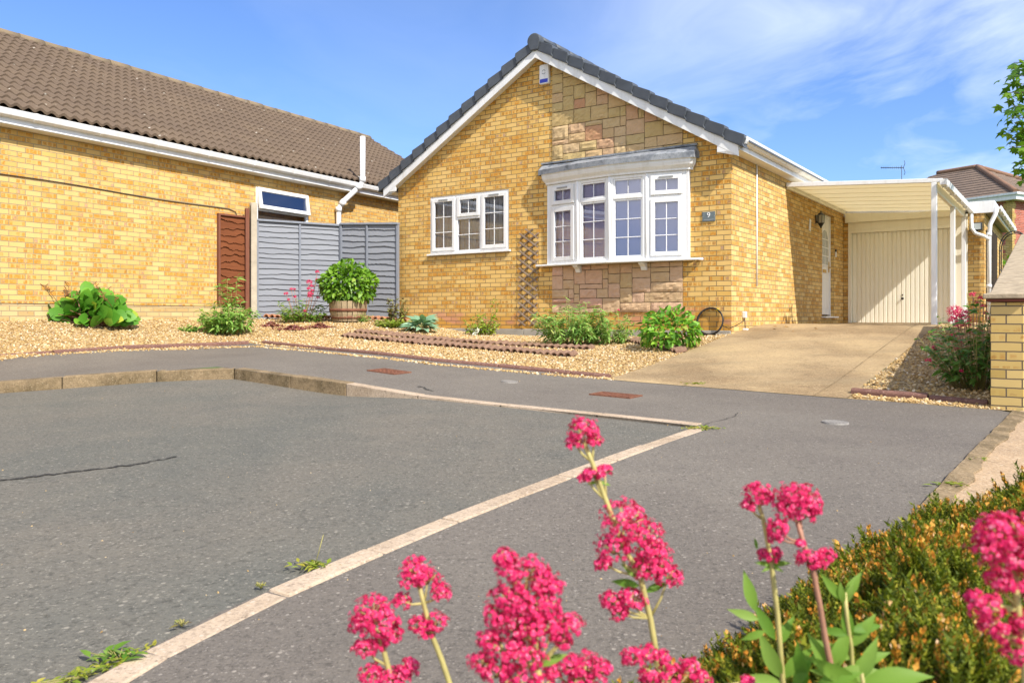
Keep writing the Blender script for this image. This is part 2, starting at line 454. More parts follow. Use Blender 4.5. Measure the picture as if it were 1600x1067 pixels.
def m_gravel():
    m = Mat('yellow_gravel'); ob = m.tc.outputs['Object']
    vor = m.n('TexVoronoi', {'Vector': ob, 'Scale': 52.0, 'Randomness': 1.0})
    rnd = m.sep(vor.outputs['Color'])[0]
    c = m.ramp(rnd, [(0, (0.198, 0.113, 0.042)), (.25, (0.360, 0.235, 0.092)), (.55, (0.450, 0.313, 0.134)), (.85, (0.504, 0.374, 0.202)), (1, (0.594, 0.496, 0.353))])
    d = vor.outputs['Distance']
    c = m.mix(m.step(d, .45, .8), c, (.20, .13, .06))
    m.col(c, .9, .2); m.bump(m.math('MULTIPLY', d, -1), 1.0, .014)
    return m.m
M['gravel'] = m_gravel()
def m_island(name, stops, rough=.8, spec=.2, bump=0, bscale=60, trans=None, noise_mix=None):
    m = Mat(name)
    r = m.n('NewGeometry').outputs['Random Per Island']
    c = m.ramp(r, stops)
    if noise_mix: c = m.mix(m.math('MULTIPLY', m.step(m.noise(noise_mix[0], None, 4, .65), .4, .65), noise_mix[2]), c, noise_mix[1])
    m.col(c, rough, spec)
    if bump: m.bump(m.noise(bscale, None, 5, .65), bump, .012)
    if trans: m.translucent(m.mix(1.0, c, trans[0], 'MULTIPLY') if trans[0] else c, trans[1])
    return m.m
M['pebble'] = m_island('yellow_pebble', [(0, (0.198, 0.113, 0.042)), (.25, (0.378, 0.244, 0.092)), (.55, (0.486, 0.331, 0.143)), (.85, (0.540, 0.400, 0.218)), (1, (0.648, 0.557, 0.420))], .8, .3)
M['stone'] = m_island('rockfaced_stone', [(0, (.50, .36, .16)), (.25, (.55, .41, .19)), (.42, (.57, .39, .21)), (.55, (.51, .38, .18)), (.72, (.58, .42, .24)), (.88, (.56, .36, .22)), (.97, (.52, .27, .15)), (1, (.55, .41, .20))], .95, .1, .8, 22, None, (9, (.44, .30, .15), .35))
M['stone_pink'] = m_island('pink_rockfaced_stone', [(0, (.52, .37, .19)), (.25, (.58, .40, .25)), (.5, (.60, .38, .26)), (.72, (.55, .38, .22)), (.9, (.62, .40, .30)), (1, (.58, .33, .22))], .95, .1, .8, 22, None, (9, (.44, .28, .17), .35))
M['stone_mortar'] = m_simple('stone_mortar', (.20, .145, .085), .95, .1, .2, 8)
M['slate'] = m_simple('slate_sign', (.13, .16, .17), .5, .4, .15, 12)
M['sign_white'] = m_simple('white_lettering', (.8, .8, .78), .5)
M['blue'] = m_simple('blue_lens', (.01, .03, .42), .3, .5)
M['grey_print'] = m_simple('grey_print', (.32, .33, .34), .5)

def m_wood(name, a, b, dark, axis=(1.2, 1.2, 26)):
    m = Mat(name); ob = m.tc.outputs['Object']
    sv = m.n('VectorMath', {0: ob, 1: axis}, operation='MULTIPLY').outputs[0]
    g = m.noise(2.0, sv, 5, .65)
    r = m.n('NewGeometry').outputs['Random Per Island']
    c = m.mix(m.step(g, .3, .7), a, b)
    c = m.mix(m.math('MULTIPLY', r, .5), c, m.mix(1.0, c, (.7, .7, .72), 'MULTIPLY'))
    c = m.mix(m.step(g, .66, .8), c, dark)
    m.col(c, .85, .2); m.bump(g, .5, .004)
    return m.m
M['fence_grey'] = m_wood('grey_painted_board', (.215, .225, .25), (.27, .28, .305), (.14, .145, .16))
M['fence_brown'] = m_wood('brown_lap_board', (.135, .042, .016), (.21, .068, .024), (.06, .02, .01))
M['rail_brown'] = m_wood('brown_rail', (.17, .06, .035), (.24, .10, .06), (.10, .04, .02), (20, 20, 2))
M['barrel'] = m_wood('weathered_oak_stave', (.30, .22, .13), (.42, .32, .19), (.12, .085, .05), (22, 22, 1.5))

def m_tiles(name, a, b, lichen):
    m = Mat(name); uv = m.tc.outputs['Object']
    c = m.mix(m.step(m.noise(1.3, uv, 4), .3, .7), a, b)
    c = m.mix(m.math('MULTIPLY', m.step(m.noise(30, uv, 3), .5, .75), .35), c, tuple(x * .6 for x in a))
    c = m.mix(m.math('MULTIPLY', m.step(m.noise(7, uv, 5, .7), .66, .72), .7), c, lichen)
    vo = m.n('TexVoronoi', {'Vector': uv, 'Scale': 5.5, 'Randomness': 1.0}); sp_ = m.math('MULTIPLY', m.step(m.math('ADD', vo.outputs['Distance'], m.math('MULTIPLY', m.noise(40, uv, 2), .12)), .19, .13), m.step(m.sep(vo.outputs['Color'])[0], .55, .6))
    c = m.mix(m.math('MULTIPLY', sp_, .75), c, (.50, .47, .40))
    m.col(c, .92, .15); m.bump(m.noise(90, uv, 3), .35, .004)
    return m.m
M['tiles'] = m_tiles('brown_roof_tile', (.150, .108, .074), (.122, .088, .064), (.36, .31, .24))
M['ridge'] = m_tiles('lichened_ridge_tile', (.235, .175, .11), (.18, .14, .09), (.42, .27, .06))
M['tiles_bg'] = m_tiles('grey_brown_roof_tile', (.24, .165, .12), (.18, .125, .095), (.34, .26, .18))

def m_glass():
    m = Mat('window_glass')
    fr = m.n('Fresnel', {'IOR': 1.5}).outputs[0]
    fac = m.math('ADD', m.math('MULTIPLY', fr, 1.6), .11, clamp=True)
    gl = m.n('BsdfGlossy', {'Color': (.84, .87, 1, 1), 'Roughness': .004})
    tr = m.n('BsdfTransparent', {'Color': (.94, .96, .98, 1)})
    mx = m.n('MixShader', {0: fac, 1: tr.outputs[0], 2: gl.outputs[0]})
    m.t.links.new(mx.outputs[0], m.out.inputs['Surface'])
    return m.m
M['glass'] = m_glass()
M['blind'] = Mat('vertical_blind_fabric').col((.86, .87, .90), .8).translucent((.86, .87, .9), .5).m
M['blind_lilac'] = Mat('lilac_blind_fabric').col((.72, .68, .97), .8).translucent((.75, .7, .98), .3).m
M['frosted'] = Mat('obscured_glass').col((.42, .45, .44), .25, .6).m
M['panel'] = Mat('cream_carport_panel').col((.90, .86, .74), .5).translucent((.95, .88, .68), .45).m

def m_leaf(name, stops, trans=.35, rough=.45, spec=.4):
    return m_island(name, stops, rough, spec, 0, 60, ((1.15, 1.25, .6), trans))
M['leaf_hyd'] = m_leaf('hydrangea_leaf', [(0, (0.078, 0.180, 0.014)), (.5, (0.146, 0.303, 0.020)), (.9, (0.225, 0.405, 0.034)), (1, (0.337, 0.405, 0.068))])
M['leaf_hyd2'] = m_leaf('hydrangea_leaf_bronzed', [(0, (0.078, 0.203, 0.019)), (.5, (0.156, 0.359, 0.031)), (.85, (0.281, 0.499, 0.047)), (.95, (0.374, 0.250, 0.078)), (1, (0.343, 0.468, 0.078))])
M['leaf_berg'] = m_leaf('bergenia_leaf', [(0, (0.058, 0.187, 0.017)), (.5, (0.108, 0.288, 0.026)), (.85, (0.187, 0.403, 0.043)), (.95, (0.504, 0.518, 0.058)), (1, (0.173, 0.432, 0.058))], .3, .45, .25)
M['leaf_lance'] = m_leaf('lance_leaf', [(0, (0.115, 0.245, 0.043)), (.5, (0.216, 0.389, 0.072)), (1, (0.389, 0.547, 0.130))])
M['leaf_airy'] = m_leaf('airy_shrub_leaf', [(0, (0.113, 0.240, 0.044)), (.5, (0.226, 0.390, 0.074)), (.9, (0.360, 0.540, 0.134)), (1, (0.510, 0.540, 0.150))])
M['leaf_hosta'] = m_leaf('hosta_leaf', [(0, (0.156, 0.288, 0.168)), (.5, (0.240, 0.396, 0.252)), (1, (0.336, 0.504, 0.336))], .2)
M['leaf_rose'] = m_leaf('rose_leaf', [(0, (0.120, 0.228, 0.018)), (.6, (0.264, 0.360, 0.036)), (1, (0.408, 0.456, 0.072))])
M['leaf_bronze'] = m_leaf('bronze_leaf', [(0, (0.120, 0.060, 0.036)), (.5, (0.192, 0.156, 0.048)), (1, (0.264, 0.300, 0.072))])
M['leaf_val'] = m_leaf('valerian_leaf', [(0, (.10, .22, .025)), (.5, (.18, .32, .04)), (1, (.28, .41, .09))], .45, .5, .2)
M['leaf_val_dark'] = m_leaf('valerian_leaf_far', [(0, (.07, .18, .03)), (.5, (.13, .27, .045)), (1, (.21, .34, .08))], .3)
M['leaf_tree'] = m_leaf('maple_leaf', [(0, (.06, .15, .015)), (.5, (.12, .25, .02)), (1, (.22, .36, .04))], .45)
M['leaf_weed'] = m_leaf('weed_leaf', [(0, (.16, .22, .02)), (.5, (.25, .32, .03)), (1, (.42, .36, .05))])
M['leaf_heath'] = m_leaf('heather_leaf', [(0, (.045, .07, .005)), (.4, (.12, .155, .010)), (.8, (.21, .235, .016)), (1, (.33, .30, .03))], .25, .6, .2)
M['bud_heath'] = m_leaf('heather_bud', [(0, (.36, .13, .02)), (.5, (.62, .26, .03)), (.9, (.74, .41, .09)), (1, (.76, .52, .32))], .25, .7, .2)
M['sedum'] = m_leaf('sedum_leaf', [(0, (.13, .03, .03)), (.6, (.24, .07, .06)), (1, (.30, .16, .06))], .1)
M['stem'] = m_simple('green_brown_stem', (.30, .27, .09), .6, .3, .2, 30)
M['stem_val'] = m_simple('valerian_stem', (.42, .36, .13), .5, .35, .22, 25)
M['stem_red'] = m_simple('reddish_stem', (.34, .17, .11), .55, .3, .25, 25)
M['twig'] = m_simple('brown_twig', (.24, .11, .045), .85, .2, .3, 30)
M['bark'] = m_simple('grey_bark', (.16, .13, .10), .95, .1, .3, 12, 1, 40)
M['petal'] = m_leaf('crimson_petal', [(0, (.30, .006, .05)), (.12, (.52, .012, .09)), (.4, (.74, .024, .145)), (.82, (.86, .055, .22)), (.95, (.88, .17, .33)), (1, (.86, .36, .46))], .35, .55, .25)
M['petal_white'] = m_leaf('white_petal', [(0, (.75, .74, .7)), (1, (.85, .85, .82))], .25)
M['dry'] = m_leaf('dry_leaf', [(0, (.20, .10, .03)), (1, (.40, .24, .09))], .1)
M['black_rubber'] = m_simple('black_rubber', (.025, .022, .02), .5, .4)
M['yellow'] = m_simple('yellow_tape', (.65, .48, .03), .5)
# ================================================================== SETTING: ground sheets
def poly_world():
    Fl = [H(-3.62, -3.86), H(-2.4, -3.86), H(0, -3.86), H(3.2, -3.86), H(6.1, -3.82), (-4.9, 11.2), (-6.19, 9.66), (-7.9, 9.05), (-8.9, 8.7)]
    K = [(k[0], k[1]) for k in KERB]; N = [(n[0], n[1]) for n in NEAR]
    E = [(4.0, 6.46), (1.79, 3.55), (1.2, 2.7), (.6, 1.9), (.3, 1.55)]
    return Fl, K, N, E
Fl, K, N, E = poly_world()
pave = Fl[::-1] + [] 
# pavement: frontage line (left to right) -> neighbour drive edge -> near the camera -> near kerb -> far kerb
pavement = Fl[::-1] + E + [(-.4, 1.5), (-.6, -1.5)] + N[::-1] + K[::-1][1:]
sheet('pavement', pavement, GROUND, M['path'], .22)
roadpoly = K + N[1:] + [(-14, -1.5), (-16, 4)]
sheet('road', roadpoly, ROAD, M['road'], .3)
drive_p = [H(0, -3.87), H(0, 0), H(.02, .02), H(.02, 7.05), H(-2.62, 7.05), H(-2.45, 4), H(-2.45, -3.87)]
sheet('driveway', drive_p, GROUND, M['drive'], .22, dz=.004)
garden_p = [H(0, -3.85), H(3.2, -3.85), H(6.1, -3.81), (-4.9, 11.21), (-6.19, 9.67), (-7.9, 9.06), (-8.9, 8.71), (-8.75, 8.5), (-7.11, 11.26), (-5.2, 14.47), (-4.7, 15.3), (-3.3, 16.4), (-2.1, 15.9), H(6.6, .02), H(0, .02)]
sheet('gravel_bed', garden_p, GROUND, M['gravel'], .2)
rbed_p = [H(-2.45, -3.85), H(-2.45, 4), H(-2.62, 7.05), H(-2.62, 9), H(-5.6, 9), H(-4.4, 1), H(-3.75, -3.85)]
sheet('gravel_border', rbed_p, GROUND, M['gravel'], .22)
nd = E[:3] + [(1.7, 1.9), (4, 1.2), (10, 1.2), (12, 7), (6.5, 9), (4.6, 7.0)]
sheet('neighbour_driveway', nd, GROUND, M['aggregate'], .3)
bed_p = [(.3, 1.55), (.6, 1.9), (1.2, 2.7), (1.7, 1.9), (4, 1.2), (4, -1.5), (-.6, -1.5), (-.4, 1.5)]
sheet('planting_bed', bed_p, GROUND, M['soil'], .2, dz=.01)
g = MB(); g.add([(-400, -400, -.25), (400, -400, -.25), (400, 700, -.25), (-400, 700, -.25)], [(0, 1, 2, 3)])
tag(g.build('ground', M['grass']), kind='structure')

# ---- kerb stones
def resample(pts, L):
    out = [np.array(pts[0], float)]; acc = 0
    for a, b in zip(pts[:-1], pts[1:]):
        a = np.array(a, float); b = np.array(b, float); d = np.linalg.norm(b - a); t = 0
        while acc + d - t >= L:
            t += L - acc; acc = 0; out.append(a + (b - a) * t / d)
        acc += d - t
    out.append(np.array(pts[-1], float)); return out
def kerb_run(name, pts, L, width, side, mat, up=.0, depth=.2):
    mb = MB(); st = resample([(p[0], p[1]) for p in pts], L)
    for a, b in zip(st[:-1], st[1:]):
        d = b - a; l = np.linalg.norm(d)
        if l < .12: continue
        d = d / l; n = np.array([-d[1], d[0]]) * side
        j = rng.uniform(-.004, .004); gp = .003
        a2, b2 = a + d * gp, b - d * gp
        q = [a2, b2, b2 + n * width, a2 + n * width]
        vs = []
        for p in q: vs.append((p[0], p[1], gz(p[0], p[1]) + up + j))
        zb = [(p[0], p[1], gz(p[0], p[1]) - depth) for p in q]
        mb.add(zb + vs, [(0, 3, 2, 1), (4, 5, 6, 7), (0, 1, 5, 4), (1, 2, 6, 5), (2, 3, 7, 6), (3, 0, 4, 7)])
    o = mb.build(name, mat, None, bevel=.010, seg=2); o['kind'] = 'structure'; return o
kerb_run('kerb', KERB[:7], .9, .125, 1, M['kerb_dirty'], .004)
kerb_run('dropped_kerb', KERB[6:], .9, .115, 1, M['kerb'], .004)
kerb_run('near_kerb', NEAR, .46, .10, 1, M['kerb'], .005)
# irregular mortar haunch between the footway and the neighbour's drive
mb = MB(); st = resample(E[:3], .16); k_ = 0; hw_ = .09; hz_ = .01
for a, b in zip(st[:-1], st[1:]):
    d = (b - a) / (np.linalg.norm(b - a) + 1e-9); n = np.array([d[1], -d[0]]); w0 = hw_ if k_ else .09; w1 = hw_ = rng.uniform(.075, .11); z0 = hz_ if k_ else .01; z1 = hz_ = rng.uniform(.004, .014); k_ += 1
    if np.linalg.norm(b - a) < .05: continue
    q = [a - n * w0 + d * rng.uniform(0, .01), b - n * w1, b + n * .01, a + n * .01]
    mb.add([(p[0], p[1], gz(*p) - .05) for p in q] + [(p[0], p[1], gz(*p) + h) for p, h in zip(q, (z0, z1, z1 + .01, z0 + .012))], [(4, 5, 6, 7), (0, 1, 5, 4), (1, 2, 6, 5), (2, 3, 7, 6), (3, 0, 4, 7)])
tag(mb.build('drive_edge_haunch', M['kerb_dirty'], None, bevel=.003), kind='structure')
# tar seam on the road, hairline cracks on the footway
def crack(name, uvs, w, f, dz, n=9):
    mb = MB(); pts = [hit(u, v, f) for u, v in uvs]; pp = []
    for a, b in zip(pts[:-1], pts[1:]):
        for i in range(n):
            t = i / n; p = a.lerp(b, t); pp.append(p + Vector((rng.normal() * w * .8, rng.normal() * w * .8, 0)))
    pp.append(pts[-1])
    for a, b in zip(pp[:-1], pp[1:]):
        d = (b - a); d.z = 0
        if d.length < 1e-6: continue
        n2 = Vector((-d.y, d.x, 0)).normalized(); w0 = w * rng.uniform(.25, 1.15)
        q = [a + n2 * w0, a - n2 * w0, b - n2 * w0, b + n2 * w0]
        mb.add([(p.x, p.y, EYE + f(p.x, p.y) + dz) for p in q], [(0, 1, 2, 3)])
    tag(mb.build(name, M['tar']), kind='structure')
crack('road_seam', [(-60, 757), (40, 747), (130, 736), (205, 727), (276, 714)], .015, ROAD, .005, 14)
crack('footway_crack', [(1096, 667), (1112, 660), (1128, 657), (1148, 651), (1153, 645)], .004, GROUND, .005)
crack('footway_patch_crack', [(652, 604), (660, 605), (668, 609), (677, 611)], .012, GROUND, .005)

mb = MB()
for i in range(24):
    s0, s1 = -3.86 + i * .25, -3.86 + (i + 1) * .25
    q = [H(-2.16, s0), H(-2.168, s0), H(-2.168, s1), H(-2.16, s1)]; mb.add([(p[0], p[1], gz(*p) + .009) for p in q], [(0, 1, 2, 3)])
tag(mb.build('driveway_joint', M['kerb_dirty']), kind='structure')

# ================================================================== BUNGALOW (local frame: x to the right along the front, y to the back)
ZB = .5
HLOC = (HC[0], HC[1], EYE - ZB)
house = thing('bungalow', 'yellow brick bungalow with dark grey gable edge, white bow window and stone panels', 'house', HLOC, H_ANG)
M['brick_side'] = m_brick('buff_brick_side', (.70, .50, .21), (.60, .38, .12), (.44, .20, .035), (.22, .17, .105), spots=.6)  # joint shadow is put into the dark mortar colour here too
z_ = lambda r: r + ZB
RX = -3.33
def T(x): return z_(4.70 - .587 * abs(x - RX))
fw = MB()
win = (-5.795, -3.99, z_(1.195), z_(2.26)); bayh = (-3.06, -.74, z_(.92), z_(2.2))
fw.panel(-6.6, 0, z_(-.184), lambda x: T(x) - .2, [win, bayh], lambda u, z, d: (u, d, z), extra=[RX], depth=.2)
fw.build('wall', M['brick'], house)
sw = MB()
doorh = (5.2, 6.16, z_(.04), z_(2.12))
sw.panel(0, 7.0, z_(-.4), lambda y: z_(2.5), [doorh], lambda u, z, d: (-d, u, z), depth=.2)
sw.panel(7.0, 10.5, z_(-.4), lambda y: z_(2.5), [], lambda u, z, d: (0, u, z))
sw.add([(-6.6, 0, z_(-.5)), (-6.6, 10.5, z_(-.5)), (-6.6, 10.5, T(-6.6) - .2), (-6.6, 0, T(-6.6) - .2)], [(0, 3, 2, 1)])
sw.add([(0, 10.5, z_(-.5)), (-6.6, 10.5, z_(-.5)), (-6.6, 10.5, T(-6.6) - .2), (RX, 10.5, T(RX) - .2), (0, 10.5, T(0) - .2)], [(0, 1, 2, 3, 4)])
sw.build('wall', M['brick_side'], house)
MB().box(-6.55, .5, z_(-.4), -.3, 10, z_(-.3)).box(-6.5, 2.4, z_(-.3), -.3, 2.5, z_(2.4)).box(-6.5, .3, z_(2.4), -.25, 10, z_(2.45)).box(-3.5, .25, z_(-.3), -3.4, 2.4, z_(2.4)).build('room', M['interior'], house)
pl = MB()
for i in range(9):
    x0 = -6.6 + i * .733; pl.box(x0 + .004, -.016 - .003 * (i % 3), z_(-.6), x0 + .729, .1, z_(-.186) - .004 * (i % 2))
pl.build('plinth', M['plinth'], house, bevel=.006)
# soldier course under the window
# stone cladding ---------------------------------------------------
def cladding(x0, x1, z0, z1, clip=None, cell=(.105, .078)):
    nx = int(round((x1 - x0) / cell[0])); nz = int(round((z1 - z0) / cell[1])); cw = (x1 - x0) / nx; ch = (z1 - z0) / nz
    used = np.zeros((nx, nz), bool); bm = bmesh.new()
    for k in range(nz):
        for i in range(nx):
            if used[i, k]: continue
            opts = [(3, 2), (4, 2), (2, 2), (3, 2), (2, 2), (3, 3), (4, 3), (2, 3), (3, 1), (4, 1), (5, 2), (3, 2)]
            random.shuffle(opts)
            for w, h in opts + [(2, 1), (3, 1), (1, 2), (1, 1)]:
                if i + w <= nx and k + h <= nz and not used[i:i + w, k:k + h].any(): break
            if i + w == nx - 1 and not used[i:i + w + 1, k:k + h].any(): w += 1
            used[i:i + w, k:k + h] = True
            a, b = x0 + i * cw + .006, x0 + (i + w) * cw - .006; c, d = z0 + k * ch + .006, z0 + (k + h) * ch - .006
            pr = rng.uniform(.016, .032); nu, nv = max(2, w * 2), max(2, h * 2)
            g = [[None] * (nv + 1) for _ in range(nu + 1)]
            for p in range(nu + 1):
                for q in range(nv + 1):
                    e = p in (0, nu) or q in (0, nv)
                    y = -(.014 + rng.uniform(0, .006)) if e else -(pr + rng.uniform(-.008, .008))
                    g[p][q] = bm.verts.new((a + (b - a) * p / nu + (rng.uniform(-.003, .003) if e else 0), y, c + (d - c) * q / nv + (rng.uniform(-.003, .003) if e else 0)))
            for p in range(nu):
                for q in range(nv): bm.faces.new((g[p][q], g[p + 1][q], g[p + 1][q + 1], g[p][q + 1]))
            ring = [g[p][0] for p in range(nu + 1)] + [g[nu][q] for q in range(1, nv + 1)] + [g[p][nv] for p in range(nu - 1, -1, -1)] + [g[0][q] for q in range(nv - 1, 0, -1)]
            back = [bm.verts.new((v.co.x, 0, v.co.z)) for v in ring]
            for j in range(len(ring)):
                j2 = (j + 1) % len(ring); bm.faces.new((ring[j], back[j], back[j2], ring[j2]))
    if clip:
        bmesh.ops.bisect_plane(bm, geom=bm.verts[:] + bm.edges[:] + bm.faces[:], plane_co=clip[0], plane_no=clip[1], clear_outer=True)
    bmesh.ops.recalc_face_normals(bm, faces=bm.faces[:])
    me = bpy.data.meshes.new('stone_cladding'); bm.to_mesh(me); bm.free(); box_uv(me)
    return link('stone_cladding', me, M['stone'], house)
so = cladding(-3.09, -.75, z_(2.50), z_(4.4), ((-.75, 0, T(-.75) - .25), (.506, 0, .862)))
mbk = MB(); mbk.add([(-3.09, -.006, z_(2.5)), (-.75, -.006, z_(2.5)), (-.75, -.006, T(-.75) - .22), (-3.09, -.006, T(-3.09) - .22)], [(0, 1, 2, 3)]); mbk.build('mortar_bed', M['stone_mortar'], so)
so2 = cladding(-3.09, -.75, z_(.09), z_(.865)); so2.data.materials[0] = M['stone_pink']
MB().add([(-3.09, -.006, z_(.09)), (-.75, -.006, z_(.09)), (-.75, -.006, z_(.865)), (-3.09, -.006, z_(.865))], [(0, 1, 2, 3)]).build('mortar_bed', M['stone_mortar'], so2)
# roof ---------------------------------------------------------------
rf = MB()
for sgn in (-1, 1):
    n = 12; run = 3.60 / n
    for k in range(n):
        a, b = k * run, (k + 1) * run + .02
        za, zb = 4.70 - .587 * a, 4.70 - .587 * b
        p = [(RX + sgn * a, z_(za) - .045), (RX + sgn * b, z_(zb) - .012), (RX + sgn * b, z_(zb) - .04), (RX + sgn * a, z_(za) - .085)]
        rf.prism(p, -.06, 10.6, 'y')
roof = rf.build('roof', M['verge'], house)
for sgn in (-1, 1):
    vg = MB()
    for k in range(12):
        a = .06 + k * .293; b = a + .312
        za, zb = 4.70 - .587 * a, 4.70 - .587 * b
        ya, yb = -.192, -.222
        pts = [(a, za - .004, ya), (b, zb + .034, yb), (b + .012, zb - .02, yb), (b - .004, zb - .055, yb), (b - .022, zb - .10, yb), (b + .004, zb - .155, yb), (a, za - .178, ya)]
        if sgn < 0: pts = pts[::-1]
        n_ = len(pts); vs = [(RX + sgn * x, y, z_(z)) for x, z, y in pts] + [(RX + sgn * x, -.03, z_(z)) for x, z, y in pts]
        vg.add(vs, [tuple(range(n_)), tuple(range(n_, 2 * n_))[::-1]] + [((i + 1) % n_, i, n_ + i, n_ + (i + 1) % n_) for i in range(n_)])
    vg.build('verge', M['verge'], roof, bevel=.006, seg=2)
rd = MB()
for k in range(24):
    r = .118 + .006 * (k % 2); y0 = -.1 + k * .44
    rd.prism([(RX + r * math.cos(t), z_(4.665) + r * math.sin(t)) for t in np.linspace(0, PI, 11)], y0, y0 + .45, 'y', True)
rd.build('ridge_tile', M['verge'], roof)
rc = MB(); rc.prism([(RX + .128 * math.cos(t), z_(4.66) + .128 * math.sin(t)) for t in np.linspace(-.3, PI + .3, 15)] + [(RX - .07, z_(4.50)), (RX + .07, z_(4.50))], -.225, -.08, 'y')
rc.build('ridge_end_cap', M['verge'], roof, bevel=.015, seg=2)
bb = MB()
def rake(sgn, x_end, lo, hi):
    return [(RX, z_(4.70) - lo), (RX + sgn * x_end, z_(4.70 - .587 * x_end) - lo), (RX + sgn * x_end, z_(4.70 - .587 * x_end) - hi), (RX, z_(4.70) - hi)]
for sgn in (-1, 1):
    bb.prism(rake(sgn, 3.50, .12, .315), -.178, -.155, 'y')
    xo, xi = RX + sgn * 3.495, RX + sgn * 3.184
    bb.prism([(xi, z_(2.428)), (xo, z_(2.428)), (xo, T(xo) - .32), (xi, T(xi) - .318)], -.176, -.152, 'y')
bb.build('bargeboard', M['upvc'], roof, bevel=.004)
sf = MB()
for sgn in (-1, 1):                                    # sloping verge soffit and boxed eaves
    sf.prism(rake(sgn, 3.3, .255, .27), -.153, .0, 'y')
    xo = RX + sgn * 3.495; xi = RX + sgn * 3.31
    sf.box(xi, -.15, z_(2.424), xo - sgn * .002, 10.4, z_(2.434))
sf.build('soffit', M['paint'], roof)
fa = MB(); fa.box(.166, -.15, z_(2.424), .186, 10.4, z_(2.60)); fa.box(-6.826, -.15, z_(2.424), -6.846, 10.4, z_(2.60)); fa.build('fascia', M['upvc'], roof, bevel=.003)
gu = MB()
gprof = [(.19, 2.50), (.215, 2.495), (.25, 2.51), (.275, 2.54), (.285, 2.585), (.29, 2.605), (.28, 2.605), (.265, 2.55), (.24, 2.525), (.20, 2.52), (.195, 2.60), (.19, 2.60)]
gu.prism([(x, z_(z)) for x, z in gprof], -.155, 10.4, 'y')
gu.prism([(2 * RX - x, z_(z)) for x, z in gprof], -.155, 10.4, 'y')
gu.box(.192, -.16, z_(2.50), .284, -.152, z_(2.604))
for k in range(12): gu.prism([(x + (.004 if x > .2 else 0), z_(z) - (.004 if z < 2.58 else 0)) for x, z in gprof], .25 + k * .8, .29 + k * .8, 'y')
gu.build('gutter', M['upvc'], roof)

# windows --------------------------------------------------------------
def rect(mb, x0, x1, z0, z1, y0, y1, w):
    mb.box(x0, y0, z0, x0 + w, y1, z1); mb.box(x1 - w, y0, z0, x1, y1, z1)
    mb.box(x0 + w, y0 + .0008, z0, x1 - w, y1 - .0008, z0 + w); mb.box(x0 + w, y0 + .0008, z1 - w, x1 - w, y1 - .0008, z1)
def bars(mb, x0, x1, z0, z1, y, nc, nr, w=.0135):
    for i in range(1, nc): x = x0 + (x1 - x0) * i / nc; mb.box(x - w / 2, y - .012, z0, x + w / 2, y - .002, z1)
    for i in range(1, nr): z = z0 + (z1 - z0) * i / nr; mb.box(x0, y - .0125, z - w / 2, x1, y - .0025, z + w / 2)
def pane(mb, x0, x1, z0, z1, y): mb.add([(x0, y, z0), (x1, y, z0), (x1, y, z1), (x0, y, z1)], [(0, 1, 2, 3)])
def vent(mb, xc, z, y, w=.22): mb.box(xc - w / 2, y - .014, z - .012, xc + w / 2, y, z + .008)

window = MB(); rect(window, -5.795, -3.99, z_(1.195), z_(2.26), .008, .078, .045)
for x in (-5.172, -4.614): window.box(x - .025, .0085, z_(1.24), x + .025, .0775, z_(2.215))
window.box(-5.147, .009, z_(1.80), -4.639, .077, z_(1.845))
wf = window.build('window', M['upvc'], house, bevel=.005)
gl = MB(); sa = MB()
for x0, x1 in ((-5.748, -5.199), (-4.587, -4.037)):
    rect(sa, x0, x1, z_(1.242), z_(2.213), -.008, .045, .062); pane(gl, x0 + .06, x1 - .06, z_(1.30), z_(2.155), .018)
    bars(sa, x0 + .062, x1 - .062, z_(1.304), z_(2.151), .016, 2, 3)
rect(sa, -5.146, -4.640, z_(1.846), z_(2.214), -.010, .045, .062); pane(gl, -5.09, -4.70, z_(1.9), z_(2.16), .018); bars(sa, -5.084, -4.702, z_(1.908), z_(2.152), .016, 2, 1)
pane(gl, -5.147, -4.639, z_(1.24), z_(1.80), .04); bars(sa, -5.147, -4.639, z_(1.24), z_(1.80), .038, 2, 2)
sa.build('sash', M['upvc'], wf, bevel=.004); gl.build('pane', M['glass'], wf)
MB().box(-5.84, -.052, z_(1.163), -3.945, .03, z_(1.193)).build('sill', M['upvc'], wf, bevel=.004)
for x in (-5.47, -4.31):
    vv = MB(); vent(vv, x, z_(2.19), -.008); vv.build('trickle_vent', M['grey_print'], wf)
def blinds(mb, x0, x1, z0, z1, y, ang, sp=.084, w=.089, M4=None):
    x = x0
    while x < x1:
        c, s = math.cos(ang), math.sin(ang); h = w / 2
        mb.add([(x - h * c, y - h * s, z0), (x + h * c, y + h * s, z0), (x + h * c, y + h * s, z1), (x - h * c, y - h * s, z1)], [(0, 1, 2, 3)]); x += sp
bl = MB(); blinds(bl, -5.74, -4.02, z_(1.2), z_(2.2), .085, R_(28), .094, .070); bl.build('blind', M['blind'], wf)
sol = MB()
for i in range(25):
    x = -5.80 + i * .0735; sol.box(x + .004, -.0025, z_(.995), x + .0695, .05, z_(1.16))
sol.build('soldier_course', M['stone'] if False else M['brick_side'], wf)

